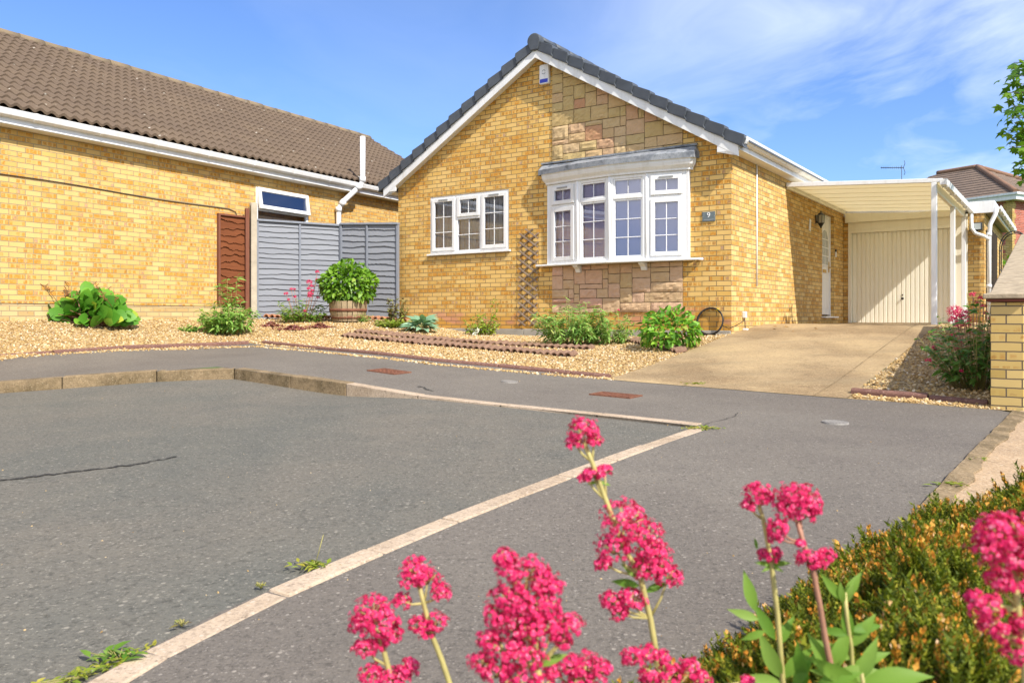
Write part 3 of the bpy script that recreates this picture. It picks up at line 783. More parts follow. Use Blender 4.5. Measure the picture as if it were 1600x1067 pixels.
bp = [(-3.13, -.05), (-2.515, -.16), (-1.9, -.22), (-1.285, -.16), (-.67, -.05)]
bayroot = MB(); zb0, zb1 = z_(.90), z_(2.235)
def facet(i):
    a = Vector((*bp[i], 0)); b = Vector((*bp[i + 1], 0)); d = b - a; L = d.length; ang = math.atan2(d.y, d.x)
    return Matrix.Translation(a) @ Matrix.Rotation(ang, 4, 'Z'), L
fr = MB(); sa = MB(); gl = MB(); bl = MB(); vvs = []
for i in range(4):
    Mx, L = facet(i)
    for m_ in (fr, sa, gl, bl): m_.M = Mx
    e = .018
    rect(fr, e, L - e, zb0, zb1, 0, .065, .048)
    zt = z_(1.86) if i in (0, 3) else z_(1.89)
    fr.box(e + .048, .001, zt - .024, L - e - .048, .064, zt + .024)
    if i in (0, 3):
        for c, d, nr in ((zb0 + .05, zt - .026, 3), (zt + .026, zb1 - .05, 1)):
            rect(sa, e + .05, L - e - .05, c, d, -.02, .04, .066); pane(gl, e + .11, L - e - .11, c + .06, d - .06, .01); bars(sa, e + .116, L - e - .116, c + .066, d - .066, .008, 2, nr)
        v1 = MB(Mx); vent(v1, L / 2, zb1 - .075, -.02); vvs.append(v1)
    else:
        for c, d, nr in ((zb0 + .048, zt - .024, 3), (zt + .024, zb1 - .048, 1)):
            rect(sa, e + .048, L - e - .048, c, d, .012, .05, .03); pane(gl, e + .07, L - e - .07, c + .02, d - .02, .03); bars(sa, e + .078, L - e - .078, c + .03, d - .03, .028, 2, nr)
    blinds(bl, .06, L - .04, zb0 + .03, zb1 - .02, .075, R_(20), .084)
for m_ in (fr,): m_.M = None
for x, y in bp[1:4]: fr.tube([(x, y + .012, zb0), (x, y + .012, zb1)], .026, 10)
for x, sg in ((bp[0][0], 1), (bp[4][0], -1)): fr.box(x - .035 * sg, -.052, zb0, x + .022 * sg, .03, zb1)
bay = fr.build('bow_window', M['upvc'], house, bevel=.004)
sa.build('sash', M['upvc'], bay, bevel=.004); gl.build('pane', M['glass'], bay); bl.build('blind', M['blind_lilac'], bay); [v1.build('trickle_vent', M['grey_print'], bay) for v1 in vvs]
def sweep(path, prof):
    mb = MB(); n = len(path); off = []
    for i, p in enumerate(path):
        def nn(a, b):
            d = (Vector(b) - Vector(a)).normalized(); return Vector((d.y, -d.x))
        ns = []
        if i: ns.append(nn(path[i - 1], p))
        if i < n - 1: ns.append(nn(p, path[i + 1]))
        m = sum(ns, Vector((0, 0))).normalized(); off.append(m / max(.5, m.dot(ns[0])))
    k = len(prof); vs = []
    for p, o in zip(path, off):
        for r, z in prof: vs.append((p[0] + o.x * r, p[1] + o.y * r, z))
    fs = [(i * k + j, (i + 1) * k + j, (i + 1) * k + (j + 1) % k, i * k + (j + 1) % k) for i in range(n - 1) for j in range(k)]
    fs += [tuple(range(k))[::-1], tuple((n - 1) * k + j for j in range(k))]
    mb.add(vs, [f[::-1] for f in fs]); return mb
bpath = [(-3.19, .0), (-3.16, -.055), (-2.515, -.165), (-1.9, -.225), (-1.285, -.165), (-.64, -.055), (-.61, .0)]
sweep(bpath, [(-.02, z_(2.237)), (.025, z_(2.237)), (.027, z_(2.265)), (.045, z_(2.285)), (.075, z_(2.315)), (.092, z_(2.36)), (.095, z_(2.395)), (.108, z_(2.40)), (.108, z_(2.425)), (-.02, z_(2.425))]).build('cornice', M['upvc'], bay, bevel=.003)
ld = MB(); op = []
for i, p in enumerate(bpath):
    q = [(-3.31, .0), (-3.28, -.15), (-2.535, -.285), (-1.9, -.345), (-1.265, -.285), (-.52, -.15), (-.49, .0)][i]; op.append(q)
for i in range(6):
    a, b = op[i], op[i + 1]
    ld.add([(a[0], a[1], z_(2.40)), (b[0], b[1], z_(2.40)), (b[0], b[1], z_(2.485)), (a[0], a[1], z_(2.485))], [(0, 1, 2, 3)])
    ia, ib = (min(max(a[0], -3.27), -.53), -.012), (min(max(b[0], -3.27), -.53), -.012)
    ld.add([(a[0], a[1], z_(2.485)), (b[0], b[1], z_(2.485)), (ib[0], ib[1], z_(2.60)), (ia[0], ia[1], z_(2.60))], [(0, 1, 2, 3)])
    ld.add([(a[0], a[1], z_(2.428)), (b[0], b[1], z_(2.428)), (b[0], .0, z_(2.428)), (a[0], .0, z_(2.428))], [(3, 2, 1, 0)])
ld.box(-3.29, -.052, z_(2.595), -.51, .002, z_(2.625))
ld.build('lead_roof', M['lead'], bay)
spath = [(-3.36, .0), (-3.33, -.055), (-2.515, -.165), (-1.9, -.225), (-1.285, -.165), (-.50, -.055), (-.47, .0)]
sl = sweep(spath, [(-.03, z_(.868)), (.05, z_(.868)), (.055, z_(.876)), (.055, z_(.893)), (.045, z_(.899)), (-.03, z_(.8985))])
sl.prism([(p[0], p[1]) for p in [(-3.34, .02)] + bp + [(-.49, .02)]], z_(.870), z_(.892), 'z')
sl.build('sill', M['upvc'], bay, bevel=.003)
for x in (-2.56, -1.38):
    MB().prism([(.0, z_(.745)), (-.06, z_(.745)), (-.09, z_(.80)), (-.17, z_(.845)), (-.17, z_(.867)), (.0, z_(.867))], x - .045, x + .045, 'x').build('bracket', M['upvc'], bay, bevel=.006)

# front door -------------------------------------------------------------
dr = MB(); XD = -.075
y0, y1, z0, z1 = doorh
for a, b, c, d in ((y0, y0 + .065, z0, z1), (y1 - .065, y1, z0, z1), (y0 + .065, y1 - .065, z1 - .065, z1)): dr.box(XD - .05, a, c, XD + .012, b, d)
dfm = dr.build('door', M['upvc'], house, bevel=.004)
dl = MB(); dl.box(XD - .045, y0 + .065, z0 + .03, XD - .004, y1 - .065, z1 - .065)
ya, yb = y0 + .2, y1 - .2; yc = (ya + yb) / 2; rr = (yb - ya) / 2
def arch(pad, zlo, zhi): return [(ya - pad, zlo - pad), (yb + pad, zlo - pad)] + [(yc + (rr + pad) * math.cos(t), zhi - rr + (rr + pad) * math.sin(t)) for t in np.linspace(0, PI, 12)]
dl.prism(arch(.035, z_(1.10), z_(1.80)), XD - .01, XD + .008, 'x')
for c, d in ((z_(.18), z_(.82)),):
    dl.box(XD - .01, ya - .05, c, XD + .004, yb + .05, d); dl.box(XD - .01, ya, c + .05, XD + .010, yb, d - .05)
dl.build('door_leaf', M['upvc'], dfm, bevel=.006)
MB().prism(arch(0, z_(1.10), z_(1.80)), XD, XD + .011, 'x').build('pane', M['frosted'], dfm)
dm = MB()
for k in range(1, 4): dm.box(XD + .0115, ya, z_(1.10 + .17 * k) - .008, XD + .016, yb, z_(1.10 + .17 * k) + .008)
dm.box(XD + .0112, yc - .008, z_(1.10), XD + .0155, yc + .008, z_(1.79)); dm.build('glazing_bar', M['upvc'], dfm)
MB().box(XD - .003, yc - .12, z_(.93), XD + .012, yc + .12, z_(.995)).build('letterbox', M['brass'], dfm, bevel=.004)
MB().box(XD - .003, y1 - .14, z_(.95), XD + .01, y1 - .10, z_(1.17)).tube([(XD - .002, y1 - .12, z_(1.05)), (XD + .05, y1 - .12, z_(1.05)), (XD + .05, y1 - .24, z_(1.05))], .011).build('handle', M['brass'], dfm)
MB().box(-.1, y0 - .06, z_(.005), .09, y1 + .04, z_(.036)).build('threshold', M['upvc'], dfm, bevel=.004)
MB().tube([(.014, 1.12, z_(.50)), (.014, 1.12, z_(2.425))], .013).build('conduit', M['upvc'], house)

# garage (attached) ---------------------------------------------------------
GY = 7.0
ga = MB()
ga.box(.002, GY, z_(-.3), .10, GY + .2, z_(2.2)); ga.box(.10, GY + .12, z_(1.9), 2.37, GY + .2, z_(2.10)); ga.box(2.37, GY, z_(-.3), 2.66, GY + .35, z_(2.10)); ga.box(2.46, GY + .35, z_(-.3), 2.655, GY + 5, z_(2.10))
ga.box(.002, GY + 4.8, z_(-.3), 2.46, GY + 5, z_(2.1))
gar = ga.build('garage', M['brick_side'], house)
gr = MB(); gr.box(.01, GY + .03, z_(2.14), 2.80, GY + 5.1, z_(2.31)); gr.build('garage_roof', M['plinth'], gar)
gf = MB(); gf.box(2.40, GY - .02, z_(2.09), 2.84, GY + .028, z_(2.325)); gf.box(2.80, GY + .028, z_(2.09), 2.84, GY + 5.1, z_(2.325)); gf.build('fascia', M['upvc'], gar, bevel=.004)
gg = MB(); gg.prism([(2.845, z_(2.20)), (2.865, z_(2.15)), (2.90, z_(2.14)), (2.935, z_(2.155)), (2.95, z_(2.22)), (2.94, z_(2.22)), (2.925, z_(2.17)), (2.90, z_(2.155)), (2.87, z_(2.165)), (2.855, z_(2.22))], GY - .02, GY + 5.2, 'y')
for k in range(6): gg.box(2.842, GY + .3 + k * .85, z_(2.13), 2.955, GY + .34 + k * .85, z_(2.225))
gg.build('gutter', M['upvc'], gar)
gd = MB()
gd.box(.10, GY - .02, z_(-.106), .172, GY + .1, z_(1.83)); gd.box(2.10, GY - .02, z_(-.106), 2.172, GY + .1, z_(1.83)); gd.box(.10, GY - .021, z_(1.83), 2.172, GY + .1, z_(1.90))
gd.box(2.172, GY - .016, z_(-.106), 2.37, GY + .1, z_(2.09))
gd.box(.10, GY - .018, z_(1.90), 2.172, GY + .1, z_(2.20))
gdo = gd.build('garage_door', M['cream'], gar, bevel=.004)
prof = []; x = .176; nr = 22; wd = (2.096 - .176) / nr
for i in range(nr):
    a = .176 + i * wd; prof += [(a, GY + .045), (a + .012, GY + .045), (a + .020, GY + .028), (a + wd - .008, GY + .028)]
prof += [(2.096, GY + .045), (2.096, GY + .06), (.176, GY + .06)]
MB().prism(prof, z_(-.095), z_(1.826), 'z').build('panel', M['cream'], gdo)
h0 = MB(); h0.lathe([(.0, -.012), (.028, -.012), (.028, .0), (.012, .004), (.012, .03), (.0, .03)], (0, 0, 0), 14)
for i, v in enumerate(h0.v): h0.v[i] = Vector((1.17 + v.x, GY + .026 - v.z, z_(.41) + v.y))
h0.box(1.155, GY - .01, z_(.402), 1.185, GY + .012, z_(.418)); h0.build('handle', M['black'], gdo); MB().box(1.158, GY + .02, z_(.47), 1.182, GY + .03, z_(.50)).build('lock', M['black'], gdo)

# ================================================================== CARPORT
cp = thing('carport', 'lean-to carport of cream panels on slim white posts over the driveway', 'carport', HLOC, H_ANG)
def zc(x): return z_(2.335 - .062 * x)
rp = MB()
for i in range(7):
    ya, yb = 2.77 + i * .604, 2.77 + (i + 1) * .604 - .012
    rp.prism([(.03, zc(.03) - .02), (2.40, zc(2.40) - .02), (2.40, zc(2.40) - .004), (.03, zc(.03) - .004)], ya, yb, 'y')
rp.build('roof_panel', M['panel'], cp)
rb = MB()
for i in range(1, 7):
    yy = 2.77 + i * .604 - .006; rb.prism([(.03, zc(.03) - .026), (2.38, zc(2.38) - .026), (2.38, zc(2.38) + .012), (.03, zc(.03) + .012)], yy - .0055, yy + .0055, 'y')
rb.build('roof_rib', M['cream'], cp)
MB().prism([(.012, zc(0) - .055), (2.44, zc(2.44) - .05), (2.44, zc(2.44) + .012), (.012, zc(0) + .02)], 2.70, 2.765, 'y').build('front_beam', M['upvc'], cp, bevel=.006)
MB().box(.004, 2.77, z_(2.25), .05, 6.99, z_(2.36)).build('wall_plate', M['cream'], cp)
MB().box(2.27, 2.77, zc(2.3) - .17, 2.33, 6.97, zc(2.3) - .03).build('side_beam', M['cream'], cp, bevel=.005)
MB().prism([(.05, z_(2.06)), (2.26, z_(2.06)), (2.26, zc(2.26) - .06), (.05, zc(.05) - .06)], GY - .075, GY - .025, 'y').build('end_board', M['cream'], cp)
cg = MB(); cg.prism([(2.405, z_(2.17)), (2.41, z_(2.10)), (2.44, z_(2.085)), (2.485, z_(2.10)), (2.505, z_(2.175)), (2.495, z_(2.178)), (2.475, z_(2.12)), (2.44, z_(2.10)), (2.42, z_(2.115)), (2.415, z_(2.17))], 2.66, 6.96, 'y')
for k in range(5): cg.box(2.40, 2.9 + k * .98, z_(2.08), 2.508, 2.94 + k * .98, z_(2.18))
cg.box(2.404, 2.655, z_(2.09), 2.502, 2.668, z_(2.176)); cg.build('gutter', M['upvc'], cp)
for k, yy in enumerate((2.735, 5.08, 6.86)):
    g0 = GROUND(*(HC + np.array([.821, -.571]) * 2.32 + HR * yy)) 
    MB().box(2.275, yy - .04, z_(g0) - .05, 2.355, yy + .04, zc(2.3) - (.055 if k == 0 else .17)).build('post', M['upvc'], cp, bevel=.006)
dp = MB(); dp.tube([(2.45, 6.86, z_(2.10)), (2.45, 6.84, z_(1.96)), (2.46, 6.80, z_(1.78)), (2.52, 6.80, z_(1.68)), (2.66, 6.84, z_(1.62)), (2.76, 6.88, z_(1.55))], .034, 12)
dp.tube([(2.88, 6.93, z_(2.16)), (2.86, 6.92, z_(2.05)), (2.77, 6.90, z_(1.85)), (2.75, 6.90, z_(1.6)), (2.75, 6.90, z_(-.1))], .04, 12)
for z in (1.62, .6): dp.tube([(2.75, 6.90, z_(z)), (2.75, 6.90, z_(z + .06))], .05, 12)
dp.build('downpipe', M['upvc'], cp)

# ================================================================== things fixed to the bungalow
def hw(x, y, r): return Vector((HC[0] + .821 * x + .571 * y, HC[1] - .571 * x + .821 * y, EYE + r))
ab = thing('alarm_box', 'white burglar alarm box with blue lens under the gable peak', 'alarm box', hw(-3.22, -.001, 3.95), H_ANG)
b_ = MB().prism([(-.085, .0), (.085, .0), (.095, .02), (.09, .31), (.075, .33), (-.075, .33), (-.09, .31), (-.095, .02)], -.07, 0, 'y'); b_.build('housing', M['upvc'], ab, bevel=.012, seg=2)
MB().box(-.08, -.074, .02, .08, -.04, .085).build('lens', M['blue'], ab, bevel=.004)
lg = MB()
for s0 in (0, PI):
    lg.add([(r * math.cos(t), -.0725, .20 + r * math.sin(t)) for r in (.028, .040) for t in np.linspace(s0 + .35, s0 + PI - .35, 8)], [(i, i + 1, i + 9, i + 8) for i in range(7)])
lg.build('emblem', M['grey_print'], ab)

def text_mesh(txt, size):
    cu = bpy.data.curves.new('lettering', 'FONT'); cu.body = txt; cu.size = size; cu.align_x = 'CENTER'; cu.extrude = .002
    o = bpy.data.objects.new('lettering', cu); C.objects.link(o)
    dg = bpy.context.evaluated_depsgraph_get(); me = bpy.data.meshes.new_from_object(o.evaluated_get(dg))
    bpy.data.objects.remove(o); bpy.data.curves.remove(cu); return me
hs = thing('house_sign', 'grey slate house number sign reading 9 beside the bow window', 'house sign', hw(-.34, -.001, 1.44), H_ANG)
MB().box(-.10, -.016, 0, .10, 0, .145).build('plate', M['slate'], hs, bevel=.004)
me = text_mesh('9', .11)
for v in me.vertices: v.co = Vector((v.co.x, -.018 - v.co.z, v.co.y + .058))
link('numeral', me, M['sign_white'], hs)
ln = MB(); ln.box(-.075, -.0175, .022, .075, -.015, .030)
for sx in (-.09, .085): ln.box(sx, -.019, .068, sx + .008, -.015, .078)
ln.build('fine_print', M['grey_print'], hs)

wl = thing('wall_lantern', 'black carriage wall lantern beside the white front door', 'wall lamp', hw(.0, 4.72, 1.76), H_ANG); wl.scale = (.8, .8, .82)
lm = MB(); lm.box(0, -.04, .10, .02, .04, .30); lm.tube([(.01, 0, .15), (.06, 0, .10), (.12, 0, .06)], .012)
lm.lathe([(.0, -.03), (.012, -.03), (.02, 0), (.055, .06), (.075, .09), (.08, .10), (.0, .10)], (.12, 0, 0), 8, False)
lm.lathe([(.095, .285), (.09, .295), (.05, .335), (.02, .35), (.012, .385), (.0, .39)], (.12, 0, 0), 8, False)
for k in range(6):
    t = k * PI / 3; lm.tube([(.12 + .074 * math.cos(t), .074 * math.sin(t), .09), (.12 + .088 * math.cos(t), .088 * math.sin(t), .29)], .006, 6)
lm.build('frame', M['black'], wl)
M['lamp_glass'] = Mat('cloudy_lamp_glass').col((.55, .52, .42), .3, .5).translucent((.7, .68, .6), .4).m
MB().lathe([(.068, .10), (.082, .285)], (.12, 0, 0), 6, False).build('glass', M['lamp_glass'], wl)
wp = thing('plaque', 'small tilted white plaque on shaded side wall left of lantern', 'plaque', hw(.0, 4.25, 1.66), H_ANG)
o = MB().add([(.004, -.05, -.0), (.004, .03, -.02), (.004, .07, .20), (.004, -.01, .22), (.018, -.05, -.0), (.018, .03, -.02), (.018, .07, .20), (.018, -.01, .22)], [(4, 5, 6, 7), (0, 1, 5, 4), (1, 2, 6, 5), (2, 3, 7, 6), (3, 0, 4, 7)]).build('plate', M['paint'], wp)
MB().box(.018, -.012, .03, .0195, .004, .045).build('screw', M['grey_print'], wp); MB().box(.018, .015, .16, .0195, .03, .175).build('screw', M['grey_print'], wp)
db = thing('doorbell', 'small doorbell push on the wall right of the front door', 'doorbell', hw(.0, 6.27, 1.28), H_ANG)
MB().box(0, -.03, 0, .025, .03, .11).build('case', M['paint'], db, bevel=.006); MB().box(0, -.028, .11, .03, .028, .16).build('camera_eye', M['black'], db, bevel=.006)
xt = thing('cable_outlet', 'white weatherproof cable outlet low on the side wall by corner', 'outlet', hw(.0, .50, -.24), H_ANG)
MB().box(0, -.03, .24, .06, .035, .34).build('socket', M['paint'], xt, bevel=.012, seg=2); MB().box(.0, -.02, -.04, .075, .055, .085).build('box', M['upvc'], xt, bevel=.012, seg=2)
MB().tube([(.03, 0, .25), (.035, .0, .15), (.035, .015, .07)], .008).build('cable', M['cable'], xt)
fl = thing('floodlight', 'small black floodlight under the garage fascia', 'floodlight', hw(2.52, 6.99, 1.66), H_ANG)
MB().box(-.11, -.13, .08, .11, -.03, .24).build('head', M['black'], fl, bevel=.02, seg=2); MB().box(-.03, -.09, .0, .03, .01, .08).build('sensor', M['black'], fl, bevel=.01)
MB().box(-.09, -.134, .10, .09, -.129, .22).build('lens', M['frosted'], fl)

tr = thing('trellis', 'narrow weathered expanding trellis fixed on brick wall between the two front windows', 'trellis', hw(-3.585, -.002, -.12), H_ANG)
tm = MB(); tl = 1.64; nd_ = 11; stp = tl / nd_; hwid = .175
rot = Matrix.Rotation(R_(1.2), 4, 'Y')
for k in range(-2, nd_ + 1):
    for sg, yo in ((-1, -.034), (1, -.018)):
        za, zb = k * stp, (k + 1.5) * stp
        xa, xb = -hwid * sg, hwid * sg
        if za < 0: f_ = -za / (zb - za); xa += (xb - xa) * f_; za = 0
        if zb > tl: f_ = (tl - za) / (zb - za); xb = xa + (xb - xa) * f_; zb = tl
        if zb - za < .05: continue
        d = Vector((xb - xa, 0, zb - za)).normalized(); nn_ = Vector((-d.z, 0, d.x)) * .0125
        a = Vector((xa, yo, za)) - d * .02; b = Vector((xb, yo, zb)) + d * .02; dy = Vector((0, .012, 0))
        tm.add([rot @ p for p in (a - nn_, b - nn_, b + nn_, a + nn_, a - nn_ + dy, b - nn_ + dy, b + nn_ + dy, a + nn_ + dy)], [(0, 1, 2, 3), (7, 6, 5, 4), (0, 4, 5, 1), (1, 5, 6, 2), (2, 6, 7, 3), (3, 7, 4, 0)])
tm.build('lattice', M['wood_grey'], tr)
# loop of hose leaning on the corner
c0 = hw(-.30, -.10, 0); hr = .20
hzz = gz(c0.x, c0.y)
ho = thing('hose_loop', 'black hose loop with yellow tape leaning on the wall corner', 'hose', (c0.x, c0.y, hzz), H_ANG)
hm = MB()
for j, (rr_, dx, dz, ty) in enumerate(((hr, 0, 0, .0), (hr * .97, .012, .012, -.02), (hr * 1.02, -.01, .004, .02))):
    hm.tube([(dx + rr_ * math.cos(t), -.02 + ty + .10 * (.5 + .5 * math.sin(t)), hr + dz + rr_ * math.sin(t)) for t in np.linspace(0, 2 * PI, 40)], .010, 7, cap=False)
hm.tube([(.19, .03, .15), (.30, .0, .10), (.42, -.02, .15), (.5, .0, .20)], .005, 6)
hm.build('tube', M['black_rubber'], ho)
for t in (1.05, 4.15):
    hy = MB(); hy.tube([(hr * math.cos(t + a), -.02 + .10 * (.5 + .5 * math.sin(t + a)), hr + .004 + hr * math.sin(t + a)) for a in (-.1, 0, .1)], .021, 8); hy.build('tape', M['yellow'], ho)

# ================================================================== LEFT HOUSE (x along its wall away from camera, y into the house)
L_ANG = math.atan2(.859, .512); LLOC = (-7.11, 11.26, EYE - ZB)
lh = thing('neighbouring_bungalow', 'yellow brick bungalow side wall on the left under a brown tiled roof', 'house', LLOC, L_ANG)
lw = MB(); lwin = (4.53, 5.88, z_(1.42), z_(2.46))
lw.panel(-5, 11.7, z_(.21), lambda x: z_(2.7), [lwin], lambda u, z, d: (u, d, z), depth=.15)
lw.add([(11.7, 0, z_(-.5)), (11.7, 7.4, z_(-.5)), (11.7, 7.4, z_(2.7)), (11.7, 3.7, z_(4.9)), (11.7, 0, z_(2.7))], [(0, 1, 2, 3, 4)])
lw.add([(-5, 0, z_(-.5)), (-5, 7.4, z_(-.5)), (-5, 7.4, z_(2.7)), (-5, 3.7, z_(4.9)), (-5, 0, z_(2.7))], [(4, 3, 2, 1, 0)])
lw.add([(-5, 7.4, z_(-.5)), (11.7, 7.4, z_(-.5)), (11.7, 7.4, z_(2.7)), (-5, 7.4, z_(2.7))], [(3, 2, 1, 0)])
lw.build('wall', M['brick_left'], lh)
M['brick_base'] = m_brick('worn_buff_brick_base', (.62, .47, .24), (.52, .37, .17), (.40, .25, .09), (.30, .24, .15), spots=.2)
lp = MB(); lp.box(-5, -.02, z_(-.6), 11.7, .1, z_(.195)); lp.build('plinth', M['brick_base'], lh, bevel=.006)
MB().box(-5, -.012, z_(.195), 11.7, .08, z_(.209)).build('damp_course', M['cable'], lh)
# tiled roof
per, sam = .165, 6; e_y, e_z, sl_ = -.34, 2.87, .576; ncr = 16; run = (3.66 - e_y) / ncr
xs = np.arange(-5.4, 11.9, per / sam); prof_h = .027 * (1 + np.sin(2 * PI * xs / per)) ** .85
V = []; Fq = []; nxs = len(xs)
for k in range(ncr):
    ya = e_y + k * run; yb = ya + run + .03
    jit = np.repeat(rng.uniform(-.004, .004, nxs // (2 * sam) + 2), 2 * sam)[:nxs] + rng.uniform(-.0015, .0015)
    za = z_(e_z + (ya - e_y) * sl_) + .036 + prof_h + jit; zb_ = z_(e_z + (yb - e_y) * sl_) + prof_h + jit * .3
    rows = [np.stack([xs, np.full(nxs, ya + .012), za - .040], 1), np.stack([xs, np.full(nxs, ya), za], 1), np.stack([xs, np.full(nxs, yb), zb_], 1)]
    b0 = len(V) * nxs; V += rows
    for r in range(2):
        i = np.arange(nxs - 1); Fq.append(np.stack([b0 + r * nxs + i, b0 + r * nxs + i + 1, b0 + (r + 1) * nxs + i + 1, b0 + (r + 1) * nxs + i], 1))
lroof = fast('roof', np.concatenate(V), np.concatenate(Fq), M['tiles'], lh)
ur = MB(); ur.prism([(e_y + .04, z_(e_z) - .01), (3.7, z_(5.18) - .03), (7.8, z_(2.82)), (7.8, z_(2.78)), (3.7, z_(5.10)), (e_y + .04, z_(e_z) - .04)], -5.35, 11.85, 'x'); ur.build('roof_deck', M['tiles'], lroof)
rg = MB()
for k in range(39):
    r = .125 + .007 * (k % 2) + rng.uniform(-.004, .004); x0 = -5.4 + k * .445
    rg.prism([(3.68 + r * math.cos(t), z_(5.15) + r * .95 * math.sin(t)) for t in np.linspace(-.1, PI + .1, 11)], x0, x0 + .452, 'x', True)
rg.build('ridge_tile', M['ridge'], lroof)
MB().box(-5.3, -.218, z_(2.67), 11.8, -.198, z_(2.84)).build('fascia', M['upvc'], lh, bevel=.003)
MB().box(-5.3, -.198, z_(2.664), 11.8, .01, z_(2.674)).build('soffit', M['paint'], lh)
lgp = [(-.222, 2.76), (-.235, 2.752), (-.27, 2.755), (-.305, 2.78), (-.325, 2.835), (-.33, 2.86), (-.32, 2.86), (-.298, 2.79), (-.265, 2.768), (-.23, 2.772), (-.224, 2.85)]
lg_ = MB(); lg_.prism([(y, z_(z)) for y, z in lgp], -5.3, 11.8, 'x')
for k in range(17): lg_.prism([(y - .006 * (y < -.23), z_(z) - .005 * (z < 2.85) + .004 * (z >= 2.85)) for y, z in lgp], -4.6 + k * .98, -4.555 + k * .98, 'x')
lg_.build('gutter', M['upvc'], lh)
lf = MB(); rect(lf, 4.53, 5.88, z_(1.42), z_(2.46), .0, .07, .055); lf.box(4.585, .001, z_(2.02), 5.825, .069, z_(2.075)); lwf = lf.build('window', M['upvc'], lh, bevel=.004)
ls = MB(); ls.M = Matrix.Translation((0, -.004, z_(2.43))) @ Matrix.Rotation(R_(-9), 4, 'X')
rect(ls, 4.56, 5.85, -.385, .02, -.035, .02, .07); ls.build('sash', M['upvc'], lwf, bevel=.004)
lgl = MB(); pane(lgl, 4.58, 5.83, z_(1.47), z_(2.03), .03); lgl.M = ls.M; pane(lgl, 4.62, 5.79, -.33, -.04, -.01); lgl.build('pane', M['glass'], lwf)
MB().box(4.3, .35, z_(1.2), 6.2, .4, z_(2.6)).build('room', M['interior'], lwf)
sp = MB(); sp.tube([(6.66, -.09, z_(-.1)), (6.66, -.09, z_(2.28)), (6.70, -.13, z_(2.40)), (6.98, -.40, z_(2.78)), (7.02, -.43, z_(2.88)), (7.02, -.43, z_(3.82))], .055, 16)
for z in (2.22, 1.0): sp.tube([(6.66, -.09, z_(z)), (6.66, -.09, z_(z + .1))], .066, 16)
sp.tube([(7.02, -.43, z_(2.86)), (7.02, -.43, z_(2.97))], .066, 16); sp.tube([(6.685, -.115, z_(2.36)), (6.74, -.17, z_(2.45))], .066, 16); sp.tube([(6.93, -.35, z_(2.71)), (6.99, -.41, z_(2.80))], .066, 16)
sp.build('soil_pipe', M['upvc'], lh)
cb = MB(); cpts = [(-1.0, -.012, 2.03)] + [(x, -.012, 2.0 - .012 * x + .012 * math.sin(x * 1.9)) for x in np.linspace(0, 3.9, 14)] + [(4.05, -.014, 1.93), (4.10, -.016, 1.80)]
cb.tube([(a, b, z_(c)) for a, b, c in cpts], .007, 6); cb.build('cable', M['cable'], lh)

# ================================================================== RED BRICK HOUSE beyond
bh = thing('brick_house', 'distant red brick house with yellow quoins and a hipped tiled roof', 'house', (21.6, 35, 0), math.atan2(.495, .868))
zw = lambda r: r + EYE; DP = 9.4
MB().box(0, 0, -.3, 7.34, DP, zw(5.25)).build('wall', M['brick_red'], bh)
q = MB()
for k in range(34):
    w = .26 if k % 2 else .16; a, b = zw(5.2) - .225 * (k + 1), zw(5.2) - .225 * k
    if a < 0: break
    q.box(-.02, -.02, a, w, .1, b - .001); q.box(-.019, .1, a, .1, w + .1, b - .001)
q.build('quoin', M['brick_pier'], bh)
def m_courses():
    m = Mat('coursed_roof'); oz = m.sep(m.tc.outputs['Object'])[2]
    fr = m.math('FRACT', m.math('MULTIPLY', oz, 1 / .165))
    c = m.mix(m.step(m.noise(2, None, 4), .3, .7), (.215, .155, .115), (.15, .112, .088))
    c = m.mix(m.math('MULTIPLY', m.step(m.noise(12, None, 4), .62, .72), .6), c, (.40, .31, .22))
    m.col(c, .9, .15); m.bump(m.math('ADD', m.math('MULTIPLY', fr, -1), m.math('MULTIPLY', m.noise(9, None, 2), .3)), 1.0, .06); return m.m
M['courses'] = m_courses()
hv = .38; ze, za = zw(5.33), zw(7.42); ax = 3.67
c4 = [(-hv, -hv, ze), (7.34 + hv, -hv, ze), (7.34 + hv, DP + hv, ze), (-hv, DP + hv, ze)]
A_, B_ = (ax, ax, za), (ax, DP - ax, za)
hr_ = MB()
def coursed(p0, p1, q1, q0, n=13):
    """stepped roof plane from eave p0-p1 up to q0-q1"""
    p0, p1, q0, q1 = map(Vector, (p0, p1, q0, q1)); up = Vector((0, 0, .035))
    for k in range(n):
        a, b = k / n, (k + 1) / n
        l0, l1 = p0.lerp(q0, a) + up, p1.lerp(q1, a) + up; u0, u1 = p0.lerp(q0, b), p1.lerp(q1, b); d0, d1 = p0.lerp(q0, a), p1.lerp(q1, a)
        hr_.add([d0, d1, l1, l0], [(0, 1, 2, 3)])
        if (u0 - u1).length > .01: hr_.add([l0, l1, u1, u0], [(0, 1, 2, 3)])
        else: hr_.add([l0, l1, u1], [(0, 1, 2)])
coursed(c4[0], c4[1], A_, A_); coursed(c4[3], c4[0], A_, B_); coursed(c4[1], c4[2], B_, A_); coursed(c4[2], c4[3], B_, B_)
hroof = hr_.build('roof', M['courses'], bh)
ht = MB()
for a, b in ((c4[0], A_), (c4[1], A_), (A_, B_)): ht.tube([Vector(a).lerp(Vector(b), t) + Vector((0, 0, .04)) for t in np.linspace(0, 1, 14)], .13, 8)
M['hip'] = m_tiles('orange_brown_hip_tile', (.27, .155, .10), (.20, .12, .08), (.38, .27, .14)); ht.build('hip_tile', M['hip'], hroof)
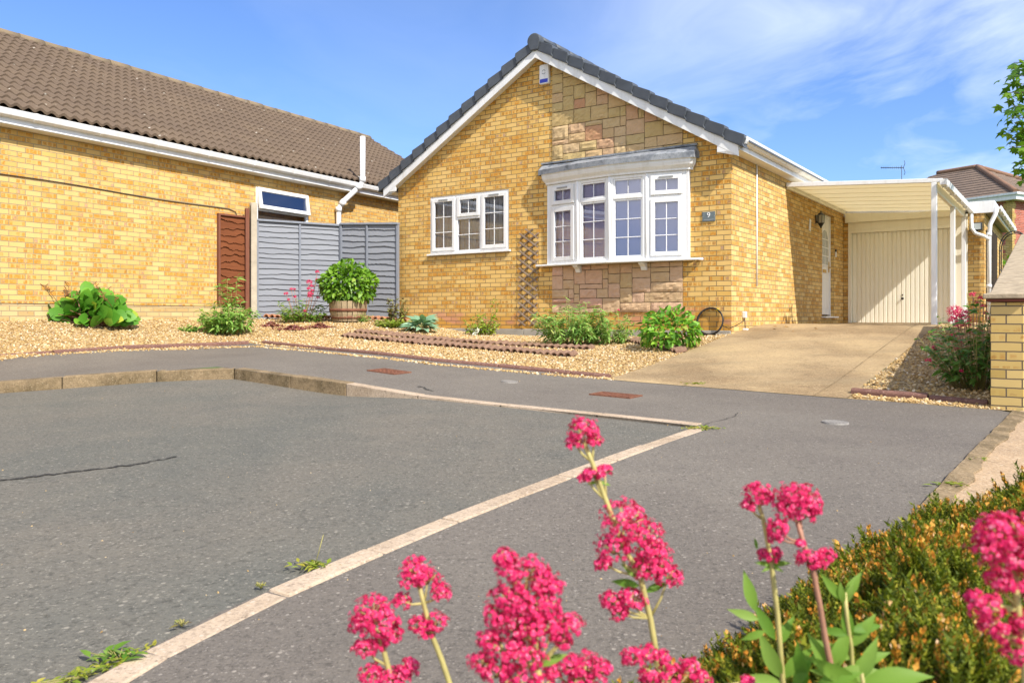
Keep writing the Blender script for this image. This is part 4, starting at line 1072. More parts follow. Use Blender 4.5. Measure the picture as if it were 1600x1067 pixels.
ff = MB(); ff.box(-hv, -hv, ze - .26, 7.34 + hv, -hv + .04, ze - .02); ff.box(-hv, -hv + .04, ze - .26, -hv + .04, DP, ze - .02); ff.box(-hv - .1, -hv - .1, ze - .06, 7.34 + hv, -hv, ze + .03); ff.box(-hv - .1, -hv, ze - .06, -hv, DP, ze + .03)
ff.box(-hv + .04, -hv + .04, ze - .25, 7.34, .02, ze - .235); ff.box(-hv + .04, .0, ze - .25, -.001, DP, ze - .235); ff.build('fascia', M['upvc'], bh)
MB().box(-.09, .95, zw(4.55), 0, 1.45, zw(5.0)).build('wall_vent', M['cream'], bh, bevel=.02)
po = MB(); po.add([(-2.6, 1, zw(2.6)), (-2.6, 5, zw(2.6)), (-.02, 5, zw(3.35)), (-.02, 1, zw(3.35)), (-2.6, 1, zw(2.5)), (-2.6, 5, zw(2.5)), (-.02, 5, zw(3.2)), (-.02, 1, zw(3.2))], [(0, 3, 2, 1), (4, 5, 6, 7), (0, 1, 5, 4), (1, 2, 6, 5), (2, 3, 7, 6), (3, 0, 4, 7)])
po.box(-2.4, 1.1, 0, -.02, 4.9, zw(2.49)); po.build('porch', M['courses'], bh)

# aerial on the garage roof
ae = thing('tv_aerial', 'thin television aerial rising behind the carport roof', 'aerial', hw(.42, 11.6, 2.30)); ae.scale = (.55, .55, .98)
am = MB(); am.tube([(0, 0, 0), (0, 0, 1.72)], .016, 8); am.tube([(-1.0, 0, 1.66), (.1, 0, 1.66)], .010, 6)
for k in range(10): am.tube([(-.95 + k * .1, -.07, 1.66), (-.95 + k * .1, .07, 1.66)], .006, 5); am.tube([(-.95 + k * .1, 0, 1.62), (-.95 + k * .1, 0, 1.70)], .006, 5)
for a in (.12, -.12): am.tube([(.08, 0, 1.66), (.16, 0, 1.66 + a), (.12, 0, 1.66 + 1.6 * a)], .012, 6)
am.build('mast', M['black'], ae)

# ================================================================== FENCES
def fence_panel(name, label, A, B, h, n, mat, rail, battens, cap=True, seed=1, cat='fence', wav=.012):
    A = Vector(A); B = Vector(B); d = B - A; L = math.hypot(d.x, d.y); rz = math.atan2(d.y, d.x); tilt = d.z
    root = thing(name, label, cat, A, rz); rs = np.random.default_rng(seed)
    V, Fq = [], []; b0 = 0; ns = 28; xs = np.linspace(.02, L - .02, ns); pitch = h / n
    for i in range(n):
        ph = rs.uniform(0, 6, 3); am = rs.uniform(.3, 1.3) * wav
        w = am * (np.sin(xs / L * rs.uniform(3, 7) + ph[0]) + .5 * np.sin(xs / L * 17 + ph[1]) + rs.normal(0, .22, ns))
        z0 = i * pitch + w + tilt * xs / L; z1 = np.full(ns, (i + 1.3) * pitch) + tilt * xs / L
        if i == n - 1: z1 = np.full(ns, h) + tilt * xs / L
        rows = [np.stack([xs, np.full(ns, .0), z0], 1), np.stack([xs, np.full(ns, -.024), z0 + rs.normal(0, .001, ns)], 1), np.stack([xs, np.full(ns, .004), z1], 1)]
        V += rows
        for r in range(2):
            k = np.arange(ns - 1); Fq.append(np.stack([b0 + r * ns + k, b0 + r * ns + k + 1, b0 + (r + 1) * ns + k + 1, b0 + (r + 1) * ns + k], 1))
        b0 += 3 * ns
    fast('board_panel', np.concatenate(V), np.concatenate(Fq), mat, root)
    fr = MB()
    def bar(x0, x1, za, zb, y0, y1):
        f0, f1 = tilt * x0 / L, tilt * x1 / L
        fr.add([(x0, y0, za + f0), (x1, y0, za + f1), (x1, y1, za + f1), (x0, y1, za + f0), (x0, y0, zb + f0), (x1, y0, zb + f1), (x1, y1, zb + f1), (x0, y1, zb + f0)],
               [(0, 3, 2, 1), (4, 5, 6, 7), (0, 1, 5, 4), (1, 2, 6, 5), (2, 3, 7, 6), (3, 0, 4, 7)])
    for x in battens: bar(x * L - .019, x * L + .019, .01, h - .03, -.045, -.014)
    bar(0, .04, 0, h - .02, -.044, .03); bar(L - .04, L, 0, h - .02, -.044, .03)
    if cap: bar(-.005, L + .005, h - .02, h + .018, -.06, .04)
    else: bar(0, L, h - .035, h, -.045, .03)
    fr.build('frame', rail, root, bevel=.003)
    return root
Pp = Vector((-4.74, 15.0, EYE - .06)); Bp = Vector((-3.37, 15.9, EYE - .06)); Ap = Vector((-2.16, 15.46, EYE - .10))
M['rail_grey'] = m_wood('grey_painted_rail', (.21, .225, .26), (.27, .29, .33), (.15, .16, .185), (20, 20, 2))
fence_panel('lap_fence', 'grey painted lap fence panel right of the concrete post', Pp, Bp, 1.875, 19, M['fence_grey'], M['rail_grey'], (.5,), seed=4)
fence_panel('lap_fence', 'grey painted lap fence panel meeting the bungalow corner', Bp + Vector((.02, -.03, 0)), Ap, 1.90, 17, M['fence_grey'], M['rail_grey'], (.47,), seed=9)
fence_panel('lap_fence', 'narrow reddish brown lap fence panel against the left house', (-5.23, 14.38, EYE + .26), (-4.86, 14.86, EYE + .26), 1.60, 13, M['fence_brown'], M['rail_brown'], (), cap=False, seed=15, wav=.022)
cpst = thing('fence_post', 'grooved pale concrete fence post between brown and grey panels', 'post', (-4.765, 14.92, EYE - .3), math.atan2(.9, 1.37))
MB().prism([(-.055, -.06), (.055, -.06), (.055, -.02), (.03, -.02), (.03, .02), (.055, .02), (.055, .06), (-.055, .06), (-.055, .02), (-.03, .02), (-.03, -.02), (-.055, -.02)], 0, 2.42, 'z').build('shaft', M['concrete'], cpst, bevel=.008)
cps2 = thing('fence_post', 'thin grey wooden post ending the brown fence panel', 'post', (-4.84, 14.80, EYE - .2), math.atan2(.9, 1.37))
MB().box(-.035, -.035, 0, .035, .035, 2.2).build('shaft', M['rail_brown'], cps2, bevel=.005)

# ================================================================== RIGHT PIER AND RAKED WALL
px, py = 3.985, 6.75; W_ANG = H_ANG
gw = thing('garden_wall', 'low yellow brick pier and wall with gravelly concrete coping by driveway', 'wall', (px, py, EYE - .80), W_ANG)
pm = MB(); pm.box(0, 0, 0, .236, .236, .93); pm.build('pier', M['brick_pier'], gw, bevel=.004)
MB().box(-.025, -.025, .935, .262, .262, .958).build('tile_creasing', M['dark_tile'], gw, bevel=.003)
cpz = MB(); cpz.add([(-.05, -.05, .96), (.288, -.05, .96), (.288, .288, .96), (-.05, .288, .96), (-.05, -.05, 1.0), (.288, -.05, 1.0), (.288, .288, 1.0), (-.05, .288, 1.0), (.118, .118, 1.045)],
                    [(0, 3, 2, 1), (0, 1, 5, 4), (1, 2, 6, 5), (2, 3, 7, 6), (3, 0, 4, 7), (4, 5, 8), (5, 6, 8), (6, 7, 8), (7, 4, 8)])
cpz.build('pier_cap', M['coping'], gw, bevel=.006)
wm = MB(); wm.prism([(.238, -.1), (5.2, -.1), (5.2, 1.84), (.238, .93)], .012, .224, 'x'); wm.build('wall', M['brick_pier'], gw)
ck = MB()
for k in range(8):
    a, b = .292 + k * .61, .292 + (k + 1) * .61 - .008; za_, zb_ = 1.0 + .19 * (a - .3), 1.0 + .19 * (b - .3)
    ck.prism([(a, za_ - .05), (b, zb_ - .05), (b, zb_ + .012), (a, za_ + .012)], -.03, .42, 'x')
ck.build('coping', M['coping'], gw, bevel=.008)

# rose arch, and dark boards standing in for shade on the garage side wall
ar = thing('garden_arch', 'thin black metal rose arch beside the garage side wall', 'arch', hw(3.12, 7.8, -.1), H_ANG)
am = MB()
for yy in (0, .45):
    am.tube([(-.25, yy, 0), (-.25, yy, 1.55)] + [(.25 * -math.cos(t), yy, 1.55 + .32 * math.sin(t)) for t in np.linspace(0, PI, 12)] + [(.25, yy, 1.55), (.25, yy, 0)], .012, 6)
for z in (.3, .7, 1.1, 1.5):
    for x in (-.25, .25): am.tube([(x, 0, z), (x, .45, z)], .008, 5)
for t in np.linspace(.5, PI - .5, 5): am.tube([(-.25 * math.cos(t), 0, 1.55 + .32 * math.sin(t)), (-.25 * math.cos(t), .45, 1.55 + .32 * math.sin(t))], .008, 5)
am.build('frame', M['black'], ar)
sc_ = thing('wall_shade_boards', 'dark boards standing in for shade on the garage side wall', 'screen', hw(2.70, 7.40, -.12), H_ANG + R_(90))
sm = MB()
for k in range(14): sm.box(k * .15, -.01 - .004 * (k % 2), 0, k * .15 + .146, .012, 1.95 + .01 * (k % 3))
M['wall_shade'] = m_wood('wall_shade_board', (.035, .025, .016), (.06, .04, .022), (.02, .014, .01), (20, 20, 2)); sm.build('board_panel', M['wall_shade'], sc_)
# ================================================================== edgings and covers
def scallop_mesh(n=5, w=.108, h=.105, t=.032):
    mb = MB()
    for k in range(n):
        xc = (k - (n - 1) / 2) * w; R1, R2 = w * .49, w * .49 - .016; sq = 1.05 + .06 * math.sin(k * 2.1); th = np.linspace(-.1, PI + .1, 13)
        pts = [(xc + R1 * math.cos(a), R1 * sq * math.sin(a)) for a in th] + [(xc + R2 * math.cos(a), R2 * sq * math.sin(a) - .004) for a in th[::-1]]
        mb.prism(pts, -.07 + .004 * (k % 2), .10, 'y')
    return mb
def scallop_row(a, b, mat, label, group, drop=.035, gap=.0, lean=0.0, n=5, sink=None):
    """edging lengths laid end to end from photo point a to photo point b"""
    A, B = hit(*a), hit(*b); d = B - A; d.z = 0; L = d.length; unit = n * .108; cnt = max(1, int(round(L / unit)))
    proto = None
    for i in range(cnt):
        p = A.lerp(B, (i + .5) / cnt); q0 = A.lerp(B, i / cnt); q1 = A.lerp(B, (i + 1) / cnt)
        sl = math.atan2(gz(q1.x, q1.y) - gz(q0.x, q0.y), (q1 - q0).length)
        if proto is None:
            o = scallop_mesh(n).build('scalloped_edging', mat, None, bevel=.005); proto = o
        else:
            o = proto.copy(); C.objects.link(o)
        o.location = (p.x, p.y, gz(p.x, p.y) - drop)
        o.rotation_euler = (lean + rng.normal() * .07, -sl + rng.normal() * .02, math.atan2(d.y, d.x) + rng.normal() * .035)
        o.scale = (L / cnt / unit * .985, 1, 1)
        tag(o, label, 'garden edging', group)
scallop_row((537, 526), (898, 558), M['scallop'], 'brown scalloped edging length in the front row across the yellow gravel', 'front row of scalloped edging', -.008, lean=.16)
scallop_row((556, 519), (926, 546), M['scallop'], 'brown scalloped edging length in the rear row beneath the hosta and rose', 'rear row of scalloped edging', .002, lean=.16)
scallop_row((414, 499), (640, 508), M['terracotta'], 'orange terracotta scalloped edging along the foot of the grey fence', 'terracotta edging by the fence', -.045)
scallop_row((985, 534), (1064, 552), M['scallop'], 'brown scalloped edging around the hydrangea beside the driveway', 'edging around the hydrangea', -.005, lean=.16, n=4)
def log_row(uvs, label, group, mat, L=.92, r=.045, name='edging_log', dz=-.012):
    pts = [hit(u, v) for u, v in uvs]; st = resample([(p.x, p.y) for p in pts], L)
    for a, b in zip(st[:-1], st[1:]):
        d = b - a; l = np.linalg.norm(d)
        if l < .2: continue
        za, zb = gz(*a), gz(*b); root = (a[0], a[1], za)
        mb = MB(); k = 8; sec = [(-r, -.05), (r, -.05), (r, r * .5)] + [(r * math.cos(t), r * .5 + r * .62 * math.sin(t)) for t in np.linspace(.3, PI - .3, 6)] + [(-r, r * .5)]
        mb.prism(sec, 0, l - .012, 'y')
        o = mb.build(name, mat, None, bevel=.008, seg=2)
        o.location = (a[0], a[1], za + dz + rng.normal() * .004); o.rotation_euler = (math.atan2(zb - za, l), rng.normal() * .03, math.atan2(-d[0], d[1]))
        tag(o, label, 'garden edging', group)
log_row([(-45, 560), (60, 554), (130, 548), (250, 542), (340, 539), (405, 536)], 'red brown rounded concrete edging left of the gravel bed corner', 'frontage edging on the left', M['edging'])
log_row([(412, 536), (480, 543), (560, 551), (680, 564), (800, 575), (955, 590)], 'red brown rounded concrete edging between footway and front gravel', 'frontage edging before the bungalow', M['edging'])
log_row([(1331, 614), (1438, 622), (1546, 632)], 'dark red brown edging log at foot of the right gravel border', 'edging of the right border', M['edging'], L=.66, r=.05)

def cover(name, label, cat, uv, size, mat, ang=None, round_=False, dz=.012):
    p = hit(*uv); root = thing(name, label, cat, p, ang if ang is not None else H_ANG)
    sx = (gz(p.x + .2, p.y) - gz(p.x - .2, p.y)) / .4; sy = (gz(p.x, p.y + .2) - gz(p.x, p.y - .2)) / .4
    nn = Vector((-sx, -sy, 1)).normalized(); q = Vector((0, 0, 1)).rotation_difference(nn); root.rotation_mode = 'QUATERNION'
    root.rotation_quaternion = q @ Matrix.Rotation(ang if ang is not None else H_ANG, 3, 'Z').to_quaternion()
    fr = MB(); pl = MB()
    if round_:
        r = size
        fr.lathe([(r * .9, -.01), (r * .9, dz), (r, dz), (r + .006, -.01)], (0, 0, 0), 28, False)
        pl.lathe([(0, dz - .004), (r * .88, dz - .004), (r * .88, -.01)], (0, 0, 0), 28, False)
        for k in range(-3, 4):
            h = math.sqrt(max(0, .7 - (k / 4.2) ** 2)) * r * .9; pl.box(k * r * .24 - .008, -h, dz - .004, k * r * .24 + .008, h, dz + .001)
    else:
        a, b = size[0] / 2, size[1] / 2
        for x0, y0, x1, y1 in ((-a, -b, a, -b + .025), (-a, b - .025, a, b), (-a, -b + .025, -a + .025, b - .025), (a - .025, -b + .025, a, b - .025)): fr.box(x0, y0, -.02, x1, y1, dz)
        pl.box(-a + .028, -b + .028, -.02, a - .028, b - .028, dz - .004)
        nx = int(size[0] / .06)
        for i in range(nx):
            for j in range(int(size[1] / .06)):
                x = -a + .05 + i * .06; y = -b + .05 + j * .06
                if x < a - .06 and y < b - .06: pl.box(x, y, dz - .004, x + .035, y + .035, dz + .0005)
    fr.build('frame', mat, root); pl.build('lid', mat, root)
cover('inspection_cover', 'rusty rectangular iron cover in the footway near the raised kerb', 'manhole cover', (608, 581), (.40, .27), M['rust'])
cover('inspection_cover', 'rusty rectangular iron cover in the footway below the driveway mouth', 'manhole cover', (962, 618), (.42, .26), M['rust'])
cover('stopcock_cover', 'small pale ribbed round cover in the footway before the gravel', 'manhole cover', (796, 597), .085, M['steel'], round_=True)
cover('stopcock_cover', 'small pale round cover alone on the open footway at right', 'manhole cover', (1305, 661), .092, M['steel'], round_=True)

# ================================================================== gravel stones
def in_poly(xy, poly):
    x, y = xy[:, 0], xy[:, 1]; ins = np.zeros(len(xy), bool); n = len(poly)
    for i in range(n):
        x0, y0 = poly[i]; x1, y1 = poly[(i + 1) % n]
        c = ((y0 > y) != (y1 > y)) & (x < (x1 - x0) * (y - y0) / (y1 - y0 + 1e-12) + x0); ins ^= c
    return ins
ico = bmesh.new(); bmesh.ops.create_icosphere(ico, subdivisions=1, radius=1); ICO_V = np.array([v.co[:] for v in ico.verts]); ICO_F = np.array([[v.index for v in f.verts] for f in ico.faces]); ico.free()
def stones(name, poly, n, smin, smax, mat, zf, extra=None):
    p = np.array(poly); lo, hi = p.min(0), p.max(0)
    xy = rng.uniform(lo, hi, (n * 4, 2)); xy = xy[in_poly(xy, poly)]
    xy = xy[(xy[:, 0] > -.68 * xy[:, 1] - .4) & (xy[:, 0] < .68 * xy[:, 1] + .4)][:n]
    if extra is not None: xy = np.concatenate([xy, extra])
    n = len(xy); z = EYE + zf.many(xy); s = rng.uniform(smin, smax, n)
    sc = np.stack([s * rng.uniform(.8, 1.3, n), s * rng.uniform(.7, 1.1, n), s * rng.uniform(.45, .75, n)], 1)
    Fm = frames(rdir(n), rdir(n) * .5 + np.array([0, 0, 1])); T_ = np.column_stack([xy, z + s * .25])
    tv = ICO_V * (1 + .0)
    V, Fc = inst(tv, ICO_F, Fm, T_, sc)
    o = fast(name, V, Fc, mat, None, False); o['kind'] = 'stuff'; return o
# spill of stones along the foot of the edging, onto the footway
sp_pts = []
for uvs, m_ in (([(0, 562), (130, 551), (250, 546), (340, 543), (405, 541)], 500), ([(405, 541), (480, 548), (560, 556), (680, 569), (800, 580), (955, 592)], 900), ([(1331, 619), (1438, 627), (1546, 636)], 300)):
    ps = [hit(u, v) for u, v in uvs]
    for _ in range(m_):
        i = random.randrange(len(ps) - 1); p = ps[i].lerp(ps[i + 1], random.random()); sp_pts.append((p.x + rng.normal() * .04, p.y - abs(rng.normal()) * .045))
stones('gravel', garden_p, 34000, .009, .019, M['pebble'], GROUND, np.array(sp_pts))
stones('gravel', rbed_p, 9000, .010, .021, M['pebble'], GROUND)
# stray chips on the road and footway
rp_ = np.array([(u, v) for u, v in zip(rng.uniform(0, 1500, 150), rng.uniform(590, 1000, 150))])[:95]
ex = []
for u, v in rp_:
    f = ROAD if v > 620 and u < 900 and u < 1090 - (v - 665) * 2.3 else GROUND; p = hit(u, v, f); ex.append((p.x, p.y, p.z))
ex = np.array(ex); s = rng.uniform(.0025, .006, len(ex)) * rng.uniform(.6, 1, len(ex)); V, Fc = inst(ICO_V, ICO_F, frames(rdir(len(ex)), rdir(len(ex))), ex, np.stack([s * 1.3, s, s * .6], 1))
o = fast('loose_chips', V, Fc, M['pebble']); o['kind'] = 'stuff'

# ================================================================== plants
L_OV = leaf(.62, .10, .25, 4); L_RD = leaf(.85, .06, .22, 5, .8, .8); L_LN = leaf(.24, .12, .35, 4); L_NR = leaf(.16, .1, .25, 3); L_SM = leaf(.6, .1, .2, 3)
def cloud(T_, d, n, tpl, size, jit=.25):
    T_ = np.asarray(T_); s = size * rng.uniform(1 - jit, 1 + jit, len(T_)); return inst(tpl[0], tpl[1], frames(d, n), T_, s)
def dome(n, c, r, lo=.55, zmin=-.2, p=.5):
    d = rdir(n * 3); d = d[d[:, 2] > zmin][:n]; k = len(d)
    rad = lo + (1 - lo) * rng.uniform(0, 1, k) ** p
    lump = 1 + .13 * np.sin(d[:, 0] * 5 + 1.3) * np.cos(d[:, 1] * 4.4 + .6) + .08 * np.sin(d[:, 2] * 9)
    return np.asarray(c) + d * (rad * lump)[:, None] * np.asarray(r), d
def plant(name, label, cat, base, group=None): return thing(name, label, cat, base, 0, group)
def stems_to(root, pts, r0, mat, base_r=.05, name='stem', n=6, r1=None, mid=.25):
    mb = MB(); b = Vector(root.location)
    for p in pts:
        p = Vector(p); a = b + Vector((rng.normal() * base_r, rng.normal() * base_r, -.02)); m = a.lerp(p, .55) + Vector((rng.normal() * .02, rng.normal() * .02, mid * .1))
        mb.tube([a, a.lerp(m, .5) + Vector((0, 0, .01)), m, p], r0, n, r1 if r1 else r0 * .6)
    return mb.build(name, mat, root, world=True)
def bush(name, label, cat, base, c, r, n, size, tpl, mat, up=.5, droop=.2, stemn=10, lo=.5, p=.5, zmin=-.3, stem_mat=None, r0=.006, group=None):
    root = plant(name, label, cat, base, group)
    P_, d = dome(n, c, r, lo, zmin, p); k = len(P_)
    ld_ = d + rdir(k) * .7; ld_[:, 2] -= droop; nn_ = np.array([0, 0, 1.0]) * up + d * .8 + rdir(k) * .35
    V, Fc = cloud(P_, ld_, nn_, tpl, size); fast('foliage', V, Fc, mat, root, True, root.location)
    idx = rng.choice(k, min(stemn, k), replace=False); stems_to(root, P_[idx], r0, stem_mat or M['twig'], min(r) * .2)
    return root, P_, d
CRN = None
def floret_tpl():
    """five rounded petals on a short tube, about unit width"""
    v, f = [], []
    for k in range(5):
        a = 2 * PI * k / 5; c, s = math.cos(a), math.sin(a); b = len(v); w = .21 if k else .26
        for x, y, z in ((.05, 0, .0), (.3, -w, .04), (.52, -w * .55, -.02), (.52, w * .55, -.02), (.3, w, .04)): v.append((z + .0, x * c - y * s, x * s + y * c))
        f += [(b, b + 1, b + 4), (b + 1, b + 2, b + 3), (b + 1, b + 3, b + 4)]
    b = len(v); r = .075
    for x in (-1.0, .02):
        for k in range(3): a = 2 * PI * k / 3; v.append((x, r * math.cos(a), r * math.sin(a)))
    for k in range(3): k2 = (k + 1) % 3; f += [(b + k, b + k2, b + 3 + k2), (b + k, b + 3 + k2, b + 3 + k)]
    return np.array(v, float), np.array(f, int)
FLO = floret_tpl()
def flower_ball(c, r, n, fs, zmin=-.45, sq=.85, updir=(0, 0, 1)):
    d = rdir(n * 3); u = Vector(updir).normalized(); q = Vector((0, 0, 1)).rotation_difference(u).to_matrix(); q = np.array(q)
    d = d[d[:, 2] > zmin][:n]; k = len(d); lump = 1 + .16 * np.sin(d[:, 0] * 6.5 + c[0] * 90) * np.cos(d[:, 1] * 6 + c[1] * 70 + d[:, 2] * 4)
    P_ = d * np.array([r, r, r * sq]) * (rng.uniform(.72, 1.0, k) * lump)[:, None]
    P_ = P_ @ q.T + np.asarray(c); dd = (d * np.array([1, 1, .8]) + rdir(k) * .35 + np.array([0, 0, .25])) @ q.T
    return inst(FLO[0], FLO[1], frames(dd, rdir(k)), P_, fs * rng.uniform(.8, 1.2, k))

# --- bergenia by the left house
b = hit(140, 506); rt = plant('bergenia', 'bergenia clump with big round glossy leaves against the left brick wall', 'plant', b)
P_, d = dome(210, (b.x, b.y, b.z + .03), (.58, .36, .46), .5, .0)
ld_ = d * np.array([1, 1, .6]) + rdir(len(d)) * .45; nn_ = np.array([0, -.9, .45]) + d * .8 + rdir(len(d)) * .35
V, Fc = cloud(P_ - nrm(ld_) * .09, ld_, nn_, leaf(.92, .05, .18, 6, .7, .8), .195, .3); fast('foliage', V, Fc, M['leaf_berg'], rt, True, rt.location)
stems_to(rt, P_[:60], .008, M['stem_red'], .12)
mb = MB()
for k in range(34):
    a = Vector((b.x + rng.uniform(-.42, .45), b.y + rng.normal() * .14, b.z + .25)); t = a + Vector((rng.normal() * .13, rng.normal() * .08, rng.uniform(.12, .36)))
    mb.tube([a, a.lerp(t, .6), t], .005, 5, .003)
    for j in range(7): q = a.lerp(t, rng.uniform(.45, 1)); mb.tube([q, q + Vector((rng.normal() * .035, rng.normal() * .03, rng.uniform(.0, .05)))], .0045, 5, .006)
mb.build('spent_flower', M['twig'], rt, world=True)

def leafy(name, label, b, spread, hmin, hmax, ns, per, size, mat, tpl=L_LN, lean=.35, stem=.004, tall=(), smat='stem', droop=.35, cat='plant', group=None):
    """many leafy stems from one base"""
    rt = plant(name, label, cat, b, group); mb = MB(); Tn, Dn, Nn = [], [], []
    for k in range(ns + len(tall)):
        if k < ns:
            a = rng.uniform(0, 2 * PI); rr = spread * math.sqrt(rng.uniform(0, 1)); h = rng.uniform(hmin, hmax) * (1.05 - .45 * rr / spread)
            p0 = Vector((b.x + rr * .5 * math.cos(a), b.y + rr * .5 * math.sin(a) * .7, b.z - .02)); p1 = p0 + Vector((math.cos(a) * rr * lean * 1.6 + rng.normal() * .03, math.sin(a) * rr * lean + rng.normal() * .03, h))
        else:
            dx, h = tall[k - ns]; p0 = Vector((b.x + dx * .6, b.y, b.z)); p1 = p0 + Vector((dx * .4, 0, h))
        m = p0.lerp(p1, .5) + Vector((0, 0, .03)); mb.tube([p0, m, p1], stem, 5, stem * .6)
        nl = per if k < ns else int(per * 2)
        for j in range(nl):
            t = rng.uniform(.25, 1.02); q = p0.lerp(p1, t); th = rng.uniform(0, 2 * PI)
            Tn.append(q); Dn.append((math.cos(th), math.sin(th), rng.uniform(-.3, .8) - droop * (t < .7))); Nn.append((rng.normal() * .4, rng.normal() * .4 - .2, 1))
    mb.build('stem', M[smat], rt, world=True)
    V, Fc = cloud(np.array([tuple(t) for t in Tn]), np.array(Dn), np.array(Nn), tpl, size, .4); fast('foliage', V, Fc, mat, rt, True, rt.location)
    return rt
leafy('lance_leaved_plant', 'tall green lance leaved plant in front of the brown fence panel', hit(357, 522), .5, .32, .62, 80, 18, .115, M['leaf_lance'], tall=((-.12, .78), (-.02, .86), (.14, .92), (.05, .7)))
leafy('small_shrublet', 'tiny low green shrublet in gravel left of the lance leaved plant', hit(296, 518), .14, .06, .14, 26, 12, .045, M['leaf_lance'], tpl=L_SM)
for (u, v), w, lb in (((424, 510), .16, 'small dark red sedum mat nearest the concrete fence post'), ((458, 515), .26, 'largest dark red sedum mat on gravel before the grey fence'), ((500, 512), .20, 'flat brownish sedum mat in gravel before the barrel planter')):
    b = hit(u, v); rt = plant('sedum_mat', lb, 'plant', b, 'sedum mats'); n = 500
    xy = rng.normal(size=(n, 2)) * np.array([w * .5, w * .32]); T_ = np.column_stack([b.x + xy[:, 0], b.y + xy[:, 1], b.z + np.maximum(0, .055 - 1.0 * (xy ** 2).sum(1) / w)])
    V, Fc = cloud(T_, rdir(n) + np.array([0, 0, .7]), rdir(n) + np.array([0, -.3, .8]), L_SM, .04); fast('foliage', V, Fc, M['sedum'], rt, True, rt.location)

def far_valerian(label, b, heads, spread, nst, size, hmax, lmat, fs=.013, dark=False):
    rt = leafy('red_valerian', label, b, spread, hmax * .45, hmax, nst, 13, size, lmat, tpl=leaf(.36, .1, .25, 3), smat='stem', lean=.5, cat='flower', group=None)
    parts = []; mb = MB()
    for (u, v, r, Y) in heads:
        c = at(u, v, Y); parts.append(flower_ball(c, r, int(26 + r * r * 26000), fs)); st = Vector((b.x + (c.x - b.x) * .45, b.y + (c.y - b.y) * .45, b.z + .1)); mb.tube([st, st.lerp(c, .6), c], .004, 5)
    V, Fc = join(parts); fast('flower', V, Fc, M['petal'], rt, False, rt.location); mb.build('flower_stem', M['stem_red'], rt, world=True)
    return rt
b = hit(470, 501); b = Vector((b.x * .972, b.y * .972, 0)); b.z = gz(b.x, b.y)
far_valerian('red valerian clump flowering against the grey fence left of the barrel', b, [(447, 459, .045, b.y), (455, 452, .035, b.y), (451, 468, .03, b.y), (461, 464, .03, b.y), (460, 452, .03, b.y + .1), (483, 441, .06, b.y), (487, 447, .045, b.y), (482, 451, .04, b.y), (485, 459, .06, b.y), (484, 463, .045, b.y), (488, 454, .035, b.y), (496, 425, .045, b.y + .1), (495, 437, .03, b.y + .1), (500, 447, .04, b.y + .1), (497, 465, .035, b.y), (476, 486, .03, b.y - .1)],
             .42, 46, .085, .52, M['leaf_val'])
# half barrel and hydrangea
bb_ = hit(545, 502); bb_ = Vector((bb_.x, bb_.y - .05, gz(bb_.x, bb_.y)))
br = thing('barrel_planter', 'weathered wooden half barrel planter with rusty hoops by the grey fence', 'planter', bb_)
ns = 22; st = MB()
for k in range(ns):
    t0, t1 = 2 * PI * (k + .06) / ns, 2 * PI * (k + .94) / ns; vs = []
    prof = [(.275, 0), (.315, .13), (.335, .27), (.34, .36)]; pj = rng.normal() * .003
    for r, z in prof:
        for t in (t0, t1): vs.append(((r + pj) * math.cos(t), (r + pj) * math.sin(t), z + (rng.normal() * .006 if z > .3 else 0)))
    for r, z in prof:
        for t in (t0, t1): vs.append(((r - .03) * math.cos(t), (r - .03) * math.sin(t), z))
    n4 = 8; fs = []
    for i in range(3): fs += [(i * 2, i * 2 + 1, i * 2 + 3, i * 2 + 2), (n4 + i * 2, n4 + i * 2 + 2, n4 + i * 2 + 3, n4 + i * 2 + 1), (i * 2, i * 2 + 2, n4 + i * 2 + 2, n4 + i * 2), (i * 2 + 1, n4 + i * 2 + 1, n4 + i * 2 + 3, i * 2 + 3)]
    fs.append((6, 7, n4 + 7, n4 + 6)); st.add(vs, fs)
st.build('staves', M['barrel'], br)
for zz, r in ((.045, .294), (.175, .330)): MB().lathe([(r - .004, zz), (r + .004, zz), (r + .010, zz + .05), (r + .002, zz + .05)], (0, 0, 0), 28).build('hoop', M['rust'], br)
MB().lathe([(0, .33), (.31, .33)], (0, 0, 0), 20).build('compost', M['soil'], br)
hc = Vector((bb_.x, bb_.y, bb_.z + .655))
bush('hydrangea', 'bright green hydrangea bush growing in the half barrel', 'shrub', bb_ + Vector((0, 0, .34)), hc, (.49, .43, .38), 1800, .092, L_OV, M['leaf_hyd'], up=.5, droop=.25, stemn=24, lo=.5, p=.45, zmin=-.85, r0=.007)
leafy('grass_clump', 'small grassy green clump at the front foot of the barrel', hit(560, 503), .28, .12, .24, 60, 7, .075, M['leaf_airy'], tpl=L_NR)
leafy('bronze_shrub', 'thin bronze tipped shrub at the left corner of the bungalow', hit(618, 509), .16, .35, .74, 22, 18, .06, M['leaf_bronze'], tpl=L_SM, lean=.9)
leafy('trailing_groundcover', 'low yellow green ground cover beneath the bronze tipped shrub', hit(615, 511), .36, .10, .22, 80, 10, .045, M['leaf_rose'], tpl=L_SM)
b = hit(659, 519); rt = plant('hosta', 'blue green hosta clump on gravel below the left window', 'plant', b); n = 90
a = rng.uniform(0, 2 * PI, n); el = rng.uniform(.0, 1.2, n); T_ = np.column_stack([b.x + .05 * np.cos(a) + .1 * np.cos(a) * (1.2 - el), b.y + .08 * np.sin(a), np.full(n, b.z + .05) + .10 * el])
V, Fc = cloud(T_, np.column_stack([np.cos(a) * np.cos(el * .8), np.sin(a) * np.cos(el * .8), .25 + .5 * el]), np.column_stack([rng.normal(0, .3, n), rng.normal(0, .3, n) - .3, np.full(n, 1.0)]), leaf(.5, .12, .55, 5), .20, .25); fast('foliage', V, Fc, M['leaf_hosta'], rt, True, rt.location)
